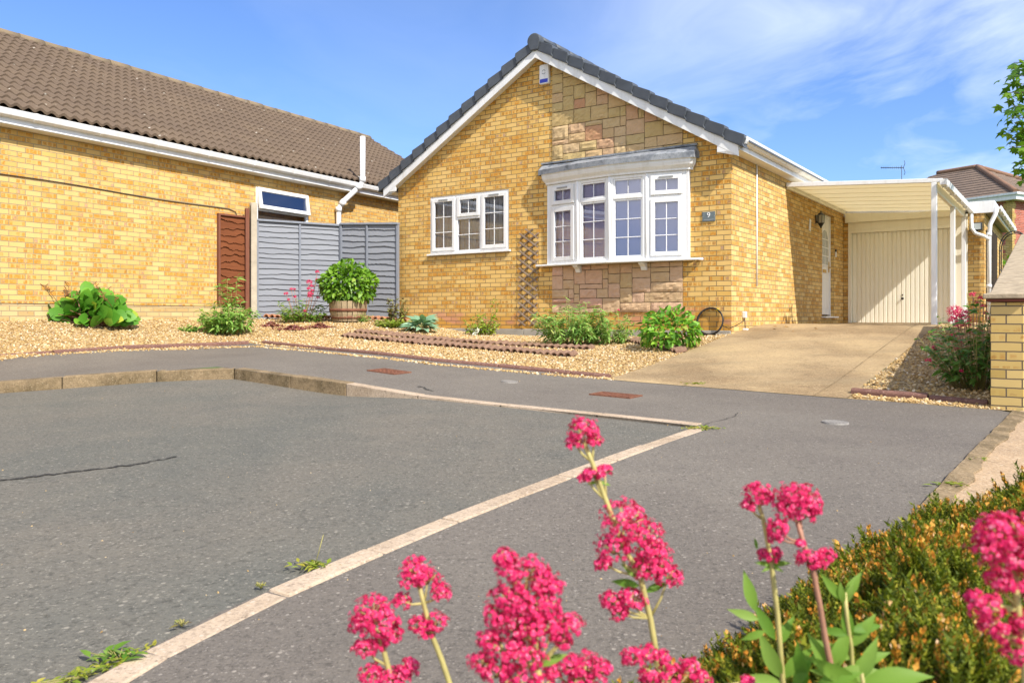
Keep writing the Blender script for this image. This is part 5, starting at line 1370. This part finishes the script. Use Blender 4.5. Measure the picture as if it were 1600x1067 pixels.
stems_to(rt, T_[:30] + np.array([0, 0, .02]), .005, M['stem'], .03)
b = hit(752, 524); rt = leafy('rose_bush', 'small yellow green rose bush with two white blooms before the trellis', b, .34, .22, .46, 42, 13, .058, M['leaf_rose'], tpl=L_SM, tall=((.28, .55), (.22, .62)), cat='shrub')
V, Fc = join([inst(L_RD[0], L_RD[1], frames(rdir(26) + np.array([0, -.5, .3]), rdir(26)), np.array([tuple(at(u, v, b.y - .25))] * 26) + rng.normal(0, .012, (26, 3)), rng.uniform(.03, .05, 26)) for u, v in ((746, 517), (742, 523))])
fast('flower', V, Fc, M['petal_white'], rt, True, rt.location)
leafy('airy_shrub', 'feathery green shrub below the left half of the bow window', hit(893, 539), .46, .42, .80, 85, 24, .085, M['leaf_airy'], tpl=L_LN, lean=.5, cat='shrub')
b = hit(948, 538); rt = leafy('airy_shrub', 'shorter feathery green shrub right of centre below the bow window, one pink bud', b, .38, .30, .62, 65, 22, .08, M['leaf_airy'], tpl=L_LN, lean=.5, cat='shrub')
c = at(966, 485, b.y + .1); V, Fc = flower_ball(c, .022, 30, .014); fast('flower', V, Fc, M['petal'], rt, False, rt.location); MB().tube([b, (c.x, c.y, (b.z + c.z) / 2), c], .004, 5).build('flower_stem', M['stem'], rt, world=True)
b = hit(1047, 545); hc = Vector((b.x, b.y, b.z + .24))
bush('hydrangea', 'rounded green hydrangea with bronzed edges beside the driveway and hose loop', 'shrub', b, hc, (.40, .36, .27), 520, .095, L_OV, M['leaf_hyd2'], up=.5, droop=.25, stemn=20, lo=.5, zmin=-.75)
b = hit(1527, 606)
hd = [(1492, 487, .085, 8.2), (1498, 494, .095, 8.1), (1505, 500, .09, 8.0), (1488, 500, .05, 8.1), (1510, 508, .05, 8.0), (1497, 508, .05, 8.0), (1520, 461, .04, 8.4), (1532, 466, .035, 8.4), (1526, 472, .03, 8.4), (1537, 478, .03, 8.3), (1540, 490, .03, 8.3), (1548, 498, .03, 8.2), (1490, 524, .04, 7.9), (1499, 533, .035, 7.9), (1486, 530, .03, 7.8), (1463, 548, .028, 7.6), (1459, 543, .022, 7.6), (1451, 563, .030, 7.5), (1497, 545, .035, 7.7), (1503, 555, .03, 7.7), (1502, 580, .02, 7.4), (1515, 520, .03, 8.0), (1530, 515, .03, 8.0), (1512, 488, .035, 8.2)]
far_valerian('large red valerian clump in the right gravel border by the brick pier', b, hd, .40, 90, .08, .92, M['leaf_val_dark'], fs=.011)

# shrub seen past the garage
b = Vector((13.6, 22.5, .2)); bush('boundary_shrub', 'yellow green shrub glimpsed between the garage and the raked coping', 'shrub', b, (b.x, b.y, b.z + 1.5), (.9, .8, 1.6), 900, .16, L_OV, M['leaf_rose'], stemn=12, lo=.4, zmin=-.9, r0=.02)
# tree at the right edge
tc = np.array([8.55, 11.2, EYE + 2.75]); tb = (9.0, 11.3, EYE - .4)
tree = thing('maple_tree', 'leafy green tree reaching into the picture at the right edge', 'tree', tb)
tm = MB(); top = Vector(tc) + Vector((0, 0, 1.0)); tm.tube([tb, (8.95, 11.3, EYE + .8), (8.8, 11.25, EYE + 1.8), top], .11, 10, .03); tm.build('trunk', M['bark'], tree, world=True)
lm_ = MB(); TP, TD = [], []
for k in range(46):
    d = rdir(1)[0]; d[2] = abs(d[2]) * 1.3 - .35; e = tc + d * np.array([1.45, 1.3, 1.5]) * rng.uniform(.75, 1.0)
    a = Vector((8.9, 11.28, EYE + rng.uniform(.9, 2.9))); e = Vector(e); m = a.lerp(e, .55) + Vector((0, 0, .18)); lm_.tube([a, m, e], .024, 6, .006)
    for j in range(34):
        q = m.lerp(e, rng.uniform(.0, 1.06)); TP.append(q + Vector(rng.normal(0, .09, 3))); th = rng.uniform(0, 2 * PI); TD.append((math.cos(th), math.sin(th), -.55))
for u, v in ((1582, 98), (1574, 108), (1580, 118), (1590, 95), (1576, 133), (1572, 145), (1582, 150), (1590, 140), (1578, 165), (1586, 172), (1574, 185), (1583, 192), (1592, 180), (1576, 203), (1573, 207), (1586, 215), (1594, 205), (1575, 229), (1582, 231), (1590, 228), (1588, 255), (1592, 261), (1598, 250), (1598, 272)):
    e = at(u + 2, v, 11.2 + rng.normal() * .3); a = Vector((8.7, 11.25, e.z - .25 + rng.normal() * .1)); m = a.lerp(e, .6) + Vector((0, 0, .12)); lm_.tube([a, m, e], .014, 5, .004)
    for j in range(17): TP.append(m.lerp(e, rng.uniform(.35, 1.0)) + Vector(rng.normal(0, .055, 3))); th = rng.uniform(0, 2 * PI); TD.append((math.cos(th), math.sin(th), -.55))
lm_.build('branch', M['bark'], tree, world=True)
def maple():
    v = [(0, 0, 0)]; f = []
    for i, (a, r) in enumerate(((-2.3, .35), (-1.9, .55), (-1.45, .36), (-1.0, .85), (-.55, .5), (-.3, .62), (0, 1.0), (.3, .62), (.55, .5), (1.0, .85), (1.45, .36), (1.9, .55), (2.3, .35))): v.append((.38 + r * .62 * math.cos(a), r * .62 * math.sin(a), -.16 * r * r))
    v[0] = (.38, 0, .0)
    for i in range(1, 13): f.append((0, i, i + 1))
    f.append((0, 13, 1)); return np.array(v, float), np.array(f, int)
n = len(TP); V, Fc = cloud(np.array([tuple(p) for p in TP]), np.array(TD), np.column_stack([rng.normal(0, .45, n), rng.normal(0, .45, n) - .3, np.full(n, 1.0)]), maple(), .165, .3); fast('crown', V, Fc, M['leaf_tree'], tree, True, tree.location)

# ---------------------------------------------------------------- weeds and leaves on the ground
def weed(uv, label, n, size, w, mat='leaf_weed', stalk=None, f=None):
    b = hit(*uv, f); rt = plant('kerb_weed', label, 'weed', b); T_ = np.column_stack([b.x + rng.normal(0, w, n), b.y + rng.normal(0, w * .45, n), np.full(n, b.z + .004)]) if not isinstance(w, tuple) else np.column_stack([b.x + np.linspace(-1, 1, n) * w[0] + rng.normal(0, .02, n), b.y + np.linspace(-1, 1, n) * w[1] + rng.normal(0, .02, n), np.full(n, b.z + .004)])
    a = rng.uniform(0, 2 * PI, n); V, Fc = cloud(T_, np.column_stack([np.cos(a), np.sin(a), rng.uniform(.15, .9, n)]), np.column_stack([rng.normal(0, .3, n), rng.normal(0, .3, n), np.ones(n)]), leaf(.4, .12, .4, 3), size, .5); fast('foliage', V, Fc, M[mat], rt, True, rt.location)
    mb = MB(); 
    for i in range(min(n, 8)): mb.tube([b + Vector((0, 0, -.005)), Vector(T_[i]) + Vector((0, 0, .012))], .0015, 4)
    if stalk:
        e = b + Vector(stalk); mb.tube([b, b.lerp(e, .5), e], .0016, 5)
    mb.build('stem', M['stem'], rt, world=True)
weed((492, 884), 'green weed with one upright stalk at a near kerb joint', 90, .026, .035, stalk=(.03, .0, .11))
weed((408, 917), 'tiny green weed sprig beside the near kerb', 14, .018, .012)
weed((284, 976), 'tiny reddish weed beside the near kerb', 14, .018, .012, 'leaf_bronze')
weed((185, 1027), 'broad leaved pale green weed against the near kerb', 22, .042, .035, 'leaf_val')
weed((150, 1048), 'yellowish mossy weed strip at the lower left kerb end', 200, .022, (.10, .14), 'leaf_weed')
weed((1099, 670), 'green weed tuft at the pointed kerb corner', 60, .035, .06)
weed((1529, 718), 'small weed in the joint beside the neighbouring driveway, farther one', 26, .035, .03)
weed((1490, 759), 'small weed in the joint beside the neighbouring driveway, nearer one', 34, .04, .035)
weed((1083, 600), 'small weed tuft at the driveway threshold', 30, .04, .07)
weed((372, 588), 'small weed at the foot of the raised kerb near its bend', 20, .035, .04, f=ROAD)
for i, (u, v, s) in enumerate(((1208, 511, .09), (1213, 515, .07), (1230, 511, .10), (1273, 515, .07), (1277, 513, .06), (1240, 518, .05))):
    p = hit(u, v); V, Fc = inst(L_OV[0], L_OV[1], frames(np.array([[math.cos(i * 2.1), math.sin(i * 2.1), .05]]), np.array([[.2, -.3, 1.0]])), np.array([[0, 0, .012]]), np.array([s])); o = fast('fallen_leaf', V, Fc, M['dry'], None, True); o.location = p
    tag(o, 'dry brown leaf lying on driveway near the side wall', 'leaf', 'dry leaves on the driveway')

# ---------------------------------------------------------------- heather mound
hcx, hcy = 1.55, 2.0
def hd_(x, y): return (x - .31) * .755 - (y - 1.54) * .656          # distance inside the edge along the footway
def hz(x, y):
    q = np.clip((hd_(x, y) + .12) / .46, 0, 1) ** .46 * np.clip((3.0 - y) / .45, 0, 1) ** .5
    return -.94 + .405 * q + .042 * np.sin(x * 7 + y * 3) * np.cos(y * 6.5 - x * 2) * q + .032 * np.sin(x * 19 + y * 5) * np.sin(y * 17 - x * 4) + .018 * np.sin(x * 41 + y * 13) * np.sin(y * 37)
he = thing('heather', 'spreading heather mound with orange brown buds in the right foreground', 'shrub', (hcx, hcy, EYE - .93))
n = 30000; xy = np.column_stack([rng.uniform(.1, 2.6, n), rng.uniform(.95, 3.0, n)])
xy = xy[(hd_(xy[:, 0], xy[:, 1]) > -.11) & (xy[:, 0] < .70 * xy[:, 1] + .2)]
z = hz(xy[:, 0], xy[:, 1]); dzx = (hz(xy[:, 0] + .03, xy[:, 1]) - z) / .03; dzy = (hz(xy[:, 0], xy[:, 1] + .03) - z) / .03
nor = nrm(np.column_stack([-dzx * .55, -dzy * .55, np.ones(len(xy))])); ax_ = nrm(nor + np.array([0, 0, .5]) + rng.normal(0, .22, nor.shape)); Ls = rng.uniform(.045, .085, len(xy)) * np.where(rng.uniform(0, 1, len(xy)) > .95, 1.5, 1)
def shoot(nl=26):
    v, f = [], []
    for i in range(nl):
        t = .08 + .86 * i / nl; a = i * 2.4; c, s = math.cos(a), math.sin(a); b = len(v); L = .20 * (1.15 - .7 * t); w = .034
        v += [(t, -s * w, c * w), (t, s * w, -c * w), (t + L * .95, c * L, s * L)]; f.append((b, b + 1, b + 2))
    return np.array(v, float), np.array(f, int)
SH = shoot(); T_ = np.column_stack([xy, EYE + z]) - ax_ * .035
V, Fc = inst(SH[0], SH[1], frames(ax_, rdir(len(xy))), T_, Ls); 
hf = fast('foliage', V, Fc, M['leaf_heath'], he, False, he.location)
sel = rng.uniform(0, 1, len(xy)) < .19 * (.7 + .7 * (np.sin(xy[:, 0] * 11 + 1) * np.sin(xy[:, 1] * 13) > -.1)); k = int(sel.sum())
bv, bf = [], []
for i in range(10):
    t = .74 + .30 * i / 10; a = i * 2.4; c, s = math.cos(a), math.sin(a); b = len(bv); r = .065 * (1.3 - t * .7); w = .042
    for x, y, q in ((t - .06, c * r, s * r), (t, c * r - s * w, s * r + c * w), (t, c * r + s * w, s * r - c * w), (t + .055, c * r * 1.4, s * r * 1.4)): bv.append((x, y, q))
    bf += [(b, b + 1, b + 2), (b + 1, b + 3, b + 2)]
V, Fc = inst(np.array(bv), np.array(bf), frames(ax_[sel], rdir(k)), T_[sel], Ls[sel] * 1.0); fast('blossom', V, Fc, M['bud_heath'], he, False, he.location)
# woody interior so that the mound is not hollow
gx, gy = np.meshgrid(np.linspace(.0, 2.6, 40), np.linspace(1.15, 3.0, 32)); gzz = EYE + hz(gx, gy) - .035
V = np.column_stack([gx.ravel(), gy.ravel(), gzz.ravel()]); i = np.arange(31)[:, None] * 40 + np.arange(39)[None]; i = i.ravel(); fast('twig_mat', V, np.stack([i, i + 1, i + 41, i + 40], 1), M['twig'], he, True, he.location)

# ---------------------------------------------------------------- foreground red valerian
VL = leaf(.31, .14, .30, 7, 1.15, .85)
def valerian(label, D, stem, heads, leaves=(), r=.0042, foot=None, smat='stem_val', bracts=()):
    """stem: photo points from the top down; heads: (u, v, radius px, squash)"""
    pts = [at(u, v, D) for u, v in stem]; low = pts[-1]; f = foot or (low.x + .02, low.y + .03)
    base = Vector((f[0], f[1], gz(*f)))
    rt = thing('red_valerian', label, 'flower', base)
    path = [base, base.lerp(low, .55) + Vector((.01, 0, 0))] + pts[::-1]
    mb = MB(); mb.tube(path, r * 1.15, 9, r * .75)
    parts = []
    for h in heads:
        u, v, rp = h[:3]; sq = h[3] if len(h) > 3 else .85; dz = h[4] if len(h) > 4 else 0
        c = at(u, v, D + dz); rr = rp / F * (D + dz)
        rr *= 1.07; nfl = int(24 + (rr / .0052) ** 2 * 2.7); parts.append(flower_ball(np.array(c), rr * .95, nfl, .0066, -.6, sq))
        # stalk from the nearest point of the stem below the head
        best = min(path, key=lambda p: (p - (c - Vector((0, 0, rr * 1.3)))).length + (0 if p.z < c.z else .05))
        mb.tube([best, best.lerp(c, .55) - Vector((0, 0, rr * .25)), c], r * .5, 6, r * .3)
        for q in range(9):
            d = rdir(1)[0]; d[2] = abs(d[2]) * .8 - .1; mb.tube([c - Vector((0, 0, rr * .3)), c + Vector(d) * rr * .75], r * .22, 4, r * .15)
    mb.build('stem', M[smat], rt, world=True)
    V, Fc = join(parts); fast('flower', V, Fc, M['petal'], rt, False, rt.location)
    if leaves:
        T_, Dr, Nr, S = [], [], [], []
        for (u, v, ang, L, dep, tw) in leaves:      # angle in the picture plane, length in px, lean in depth, twist
            c = at(u, v, D); T_.append(tuple(c)); a = R_(ang); Dr.append((math.cos(a), dep, math.sin(a))); Nr.append((-math.sin(a) * tw, -1.0 + .0 * tw, .55 + math.cos(a) * tw * .5)); S.append(L / F * D)
        V, Fc = inst(VL[0], VL[1], frames(np.array(Dr), np.array(Nr)), np.array(T_), np.array(S)); fast('foliage', V, Fc, M['leaf_val'], rt, True, rt.location)
    return rt
valerian('tallest red valerian spike in the centre foreground', 1.12, [(912, 690), (925, 722), (947, 782), (972, 850), (1000, 900), (1016, 965), (1034, 1072)],
         [(910, 672, 27), (897, 692, 14), (928, 688, 15), (926, 740, 20, .55), (945, 735, 15, .7), (914, 745, 12), (975, 810, 38), (960, 855, 32), (1000, 840, 40), (1020, 862, 30), (1010, 885, 28), (1045, 900, 24, .8), (1030, 885, 22), (955, 938, 20), (985, 935, 26, .7), (968, 955, 18), (942, 880, 16)],
         [(935, 752, 190, 18, -.2, .3), (935, 752, -10, 20, -.2, .3), (1003, 905, 140, 40, -.2, .3), (1003, 905, 55, 34, -.2, .3), (1008, 925, 25, 40, .1, .3), (1000, 915, 170, 45, .1, .2)])
valerian('lower left red valerian spike with two whorls, leftmost in foreground', 1.10, [(590, 985), (598, 1010), (606, 1040), (616, 1090)],
         [(582, 955, 34), (566, 975, 22), (600, 975, 30), (612, 990, 20), (570, 1010, 22, .7), (592, 1005, 16), (580, 1052, 22, .8), (612, 1060, 24), (640, 1042, 18), (630, 1055, 18)], ())
valerian('slim red valerian spike right of the leftmost one', 1.16, [(655, 915), (662, 942), (674, 990), (690, 1030), (706, 1078)],
         [(650, 890, 26), (640, 905, 20), (668, 905, 24), (689, 924, 18), (628, 938, 16), (655, 975, 20, .8), (682, 970, 20, .8), (668, 985, 18)], [(676, 995, 160, 16, 0, .2)])
valerian('broad dense red valerian panicle at the bottom centre', .94, [(800, 900), (815, 950), (828, 1000), (838, 1040), (850, 1090)],
         [(788, 872, 20), (798, 890, 24), (825, 895, 36), (850, 910, 26), (866, 915, 18), (795, 930, 32), (825, 940, 40), (850, 945, 30), (778, 960, 28), (805, 975, 36), (840, 980, 38), (865, 975, 28), (892, 975, 24), (765, 1000, 24), (790, 1010, 32), (820, 1020, 36), (752, 1035, 24), (775, 1050, 28), (810, 1060, 34), (845, 1070, 24), (880, 1000, 16)],
         [(840, 1040, 25, 50, 0, .3)])
valerian('half hidden red valerian head at bottom edge right of the broad panicle', .99, [(905, 1052), (908, 1075), (912, 1120)],
         [(890, 1040, 22), (915, 1038, 28), (938, 1048, 22), (865, 1050, 16), (905, 1062, 26)], ())
valerian('low red valerian heads at the bottom edge beside the heather', 1.04, [(1040, 1060), (1046, 1080), (1052, 1130)],
         [(990, 1025, 22, .7), (1015, 1020, 18), (1035, 1025, 14), (1045, 1055, 26), (1080, 1045, 22), (1095, 1060, 18), (1015, 1055, 20), (1168, 1064, 12)], ())
valerian('tall thin red valerian with green bract cup left of the heather top', 1.08, [(1186, 790), (1193, 812), (1200, 850), (1206, 885), (1215, 960), (1224, 1075)],
         [(1184, 772, 23), (1170, 790, 13), (1196, 778, 15), (1203, 868, 17, .6), (1193, 864, 9), (1213, 862, 9)],
         [(1205, 882, 165, 26, -.3, .2), (1205, 882, 15, 30, -.3, .2), (1205, 884, 200, 18, -.5, .2), (1205, 884, -15, 20, -.5, .2), (1183, 858, 100, 18, 0, .2), (1212, 1000, 120, 60, .1, .4), (1214, 1010, 60, 55, .1, .4), (1180, 955, 105, 62, 0, .3), (1186, 968, 160, 48, .0, .3), (1196, 985, 200, 40, -.1, .3), (1222, 1060, 120, 80, -.2, .6), (1222, 1060, 55, 70, -.2, .6), (1220, 1066, 165, 60, -.3, .6)], r=.0036)
valerian('round topped red valerian on a purplish stem before the heather', 1.05, [(1246, 815), (1256, 850), (1268, 880), (1280, 940), (1290, 1000), (1306, 1075)],
         [(1240, 775, 28), (1258, 780, 28), (1250, 800, 28), (1225, 795, 18), (1268, 795, 16), (1215, 825, 20), (1212, 838, 13), (1262, 872, 22, .7), (1290, 868, 17, .8), (1274, 880, 16), (1250, 848, 8)],
         [(1300, 1050, 70, 75, 0, .4), (1302, 1055, 120, 70, 0, .4), (1295, 1060, 20, 90, -.3, 1.0)], r=.004, smat='stem_red')
valerian('out of focus red valerian cut by the right edge of the frame', .80, [(1585, 900), (1590, 950), (1598, 1010), (1606, 1090)],
         [(1560, 835, 42), (1590, 830, 40), (1540, 855, 28), (1575, 870, 40), (1604, 865, 36), (1590, 912, 34), (1560, 905, 22), (1540, 945, 28), (1525, 935, 16), (1570, 990, 24, .7), (1545, 975, 18), (1594, 1020, 28), (1600, 970, 24)], ())
# young leafy shoots without flowers
def shoot_plant(label, D, stem, leaves, r=.0035):
    pts = [at(u, v, D) for u, v in stem]; low = pts[-1]; base = Vector((low.x + .02, low.y + .02, gz(low.x + .02, low.y + .02)))
    rt = thing('valerian_shoot', label, 'plant', base); MB().tube([base, base.lerp(low, .6)] + pts[::-1], r, 8, r * .7).build('stem', M['stem_val'], rt, world=True)
    T_, Dr, Nr, S = [], [], [], []
    for (u, v, ang, L, dep, tw) in leaves: T_.append(tuple(at(u, v, D))); a = R_(ang); Dr.append((math.cos(a), dep, math.sin(a))); Nr.append((-math.sin(a) * tw, -1.0, .5 + math.cos(a) * tw * .5)); S.append(L / F * D)
    V, Fc = inst(VL[0], VL[1], frames(np.array(Dr), np.array(Nr)), np.array(T_), np.array(S)); fast('foliage', V, Fc, M['leaf_val'], rt, True, rt.location)
shoot_plant('leafy green valerian shoot with upright paired leaves before the heather', 1.06, [(1320, 925), (1324, 970), (1330, 1010), (1334, 1080)],
            [(1318, 938, 130, 50, 0, .5), (1320, 938, 62, 52, 0, .5), (1318, 942, 105, 34, -.3, .4), (1322, 942, 80, 36, -.3, .4), (1326, 990, 170, 44, 0, .3), (1328, 985, 12, 56, 0, .3), (1328, 1000, 100, 60, -.1, .4), (1332, 1010, 60, 62, -.1, .5), (1330, 1030, 150, 58, -.1, .5), (1334, 1040, 30, 60, -.2, .6), (1332, 1050, 175, 66, -.3, .8)])
shoot_plant('broad leaved valerian rosette at the bottom edge below the heather', 1.00, [(1346, 1050), (1350, 1075), (1352, 1120)],
            [(1346, 1066, 20, 105, -.3, 1.2), (1342, 1066, 155, 90, -.3, 1.0), (1346, 1062, 75, 70, -.1, .6), (1340, 1070, 200, 80, -.4, 1.0), (1260, 1072, 110, 70, -.2, .8), (1240, 1075, 70, 60, -.2, .8), (1270, 1078, 35, 80, -.3, 1.0)])

# ================================================================== camera, light, sky
cam = bpy.data.cameras.new('camera'); co = bpy.data.objects.new('camera', cam); C.objects.link(co)
co.location = (0, 0, EYE); co.rotation_euler = (PI / 2, 0, 0)
cam.sensor_width = 36; cam.lens = F / 1600 * 36; cam.shift_y = -(1067 / 2 - HY) / 1600; cam.clip_end = 2000; cam.clip_start = .05
cam.dof.use_dof = True; cam.dof.focus_distance = 10; cam.dof.aperture_fstop = 7.5
bpy.context.scene.camera = co
SUN = Vector((.596 * .725, -.803 * .725, .688)).normalized()
sl_ = bpy.data.lights.new('sun', 'SUN'); sl_.energy = SUN_E; sl_.angle = R_(.53); sl_.color = (1.0, .945, .85)
so_ = bpy.data.objects.new('sun', sl_); C.objects.link(so_); so_.rotation_euler = SUN.to_track_quat('Z', 'Y').to_euler(); so_.location = (6, -8, 12)
w = bpy.data.worlds.new('World'); bpy.context.scene.world = w; w.use_nodes = True; nt = w.node_tree
bg = nt.nodes['Background']; sky = nt.nodes.new('ShaderNodeTexSky'); sky.sky_type = 'NISHITA'; sky.sun_disc = False
sky.sun_elevation = math.asin(SUN.z); sky.sun_rotation = math.atan2(SUN.x, SUN.y); sky.air_density = 1.0; sky.dust_density = .4; sky.ozone_density = 2.0
def wn(t, ins=None, **pr):
    nd = nt.nodes.new('ShaderNode' + t)
    for k, v in pr.items(): setattr(nd, k, v)
    for k, v in (ins or {}).items():
        if isinstance(v, bpy.types.NodeSocket): nt.links.new(v, nd.inputs[k])
        else: nd.inputs[k].default_value = v
    return nd
tcw = wn('TexCoord').outputs['Generated']; xyz = wn('SeparateXYZ', {0: tcw}).outputs
# thin cirrus: noise on the plane of the clouds, streaked, denser towards the right
def wm_(op, a, b=0.0, clamp=False):
    nd = nt.nodes.new('ShaderNodeMath'); nd.operation = op; nd.use_clamp = clamp
    for i, v in enumerate((a, b)):
        if isinstance(v, bpy.types.NodeSocket): nt.links.new(v, nd.inputs[i])
        else: nd.inputs[i].default_value = v
    return nd.outputs[0]
zc_ = wm_('MAXIMUM', wm_('ADD', xyz[2], .06), .03); cx_ = wm_('DIVIDE', xyz[0], zc_); cy_ = wm_('DIVIDE', xyz[1], zc_)
cv = wn('CombineXYZ', {0: cx_, 1: cy_, 2: 0.0}).outputs[0]
mp = wn('Mapping', {'Vector': cv, 'Rotation': (0, 0, .75), 'Scale': (.55, .34, 1)}).outputs[0]
warp = wn('TexNoise', {'Vector': mp, 'Scale': 1.2, 'Detail': 3}).outputs['Color']
mp2 = wn('VectorMath', {0: mp, 1: wn('VectorMath', {0: warp, 'Scale': .9}, operation='SCALE').outputs[0]}, operation='ADD').outputs[0]
nz = wn('TexNoise', {'Vector': mp2, 'Scale': 1.3, 'Detail': 7, 'Roughness': .57}).outputs['Fac']
az = wm_('DIVIDE', xyz[0], wm_('MAXIMUM', xyz[1], .1))
msk = wn('MapRange', {'Value': az, 'From Min': .0, 'From Max': .5, 'To Min': .10, 'To Max': 1.0}).outputs[0]
cl = wm_('MULTIPLY', wn('MapRange', {'Value': nz, 'From Min': .46, 'From Max': .78}).outputs[0], msk)
tint = wn('Mix', {0: 1.0, 6: sky.outputs[0], 7: SKY_TINT}, data_type='RGBA', blend_type='MULTIPLY').outputs[2]
mxw = wn('Mix', {0: wm_('MULTIPLY', cl, .85, True), 6: tint, 7: CLOUD}, data_type='RGBA').outputs[2]
cu = wn('TexNoise', {'Vector': wn('Mapping', {'Vector': tcw, 'Scale': (1, 1, 2.2)}).outputs[0], 'Scale': 2.3, 'Detail': 7, 'Roughness': .55}).outputs['Fac']  # bright cumulus added behind the camera as fill for the dim front wall
cum_fill = wm_('MULTIPLY', wn('MapRange', {'Value': cu, 'From Min': .43, 'From Max': .58}).outputs[0], wm_('MULTIPLY', wn('MapRange', {'Value': xyz[1], 'From Min': .05, 'From Max': -.25}).outputs[0], wn('MapRange', {'Value': xyz[2], 'From Min': .0, 'From Max': .15}).outputs[0]))
mxw = wn('Mix', {0: wm_('MULTIPLY', cum_fill, .9, True), 6: mxw, 7: CUMULUS_FILL}, data_type='RGBA').outputs[2]
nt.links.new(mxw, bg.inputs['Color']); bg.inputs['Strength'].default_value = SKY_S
vs_ = bpy.context.scene.view_settings; vs_.view_transform = 'Standard'; vs_.look = 'None'; vs_.exposure = EXPO; vs_.gamma = 1; vs_.use_curve_mapping = False
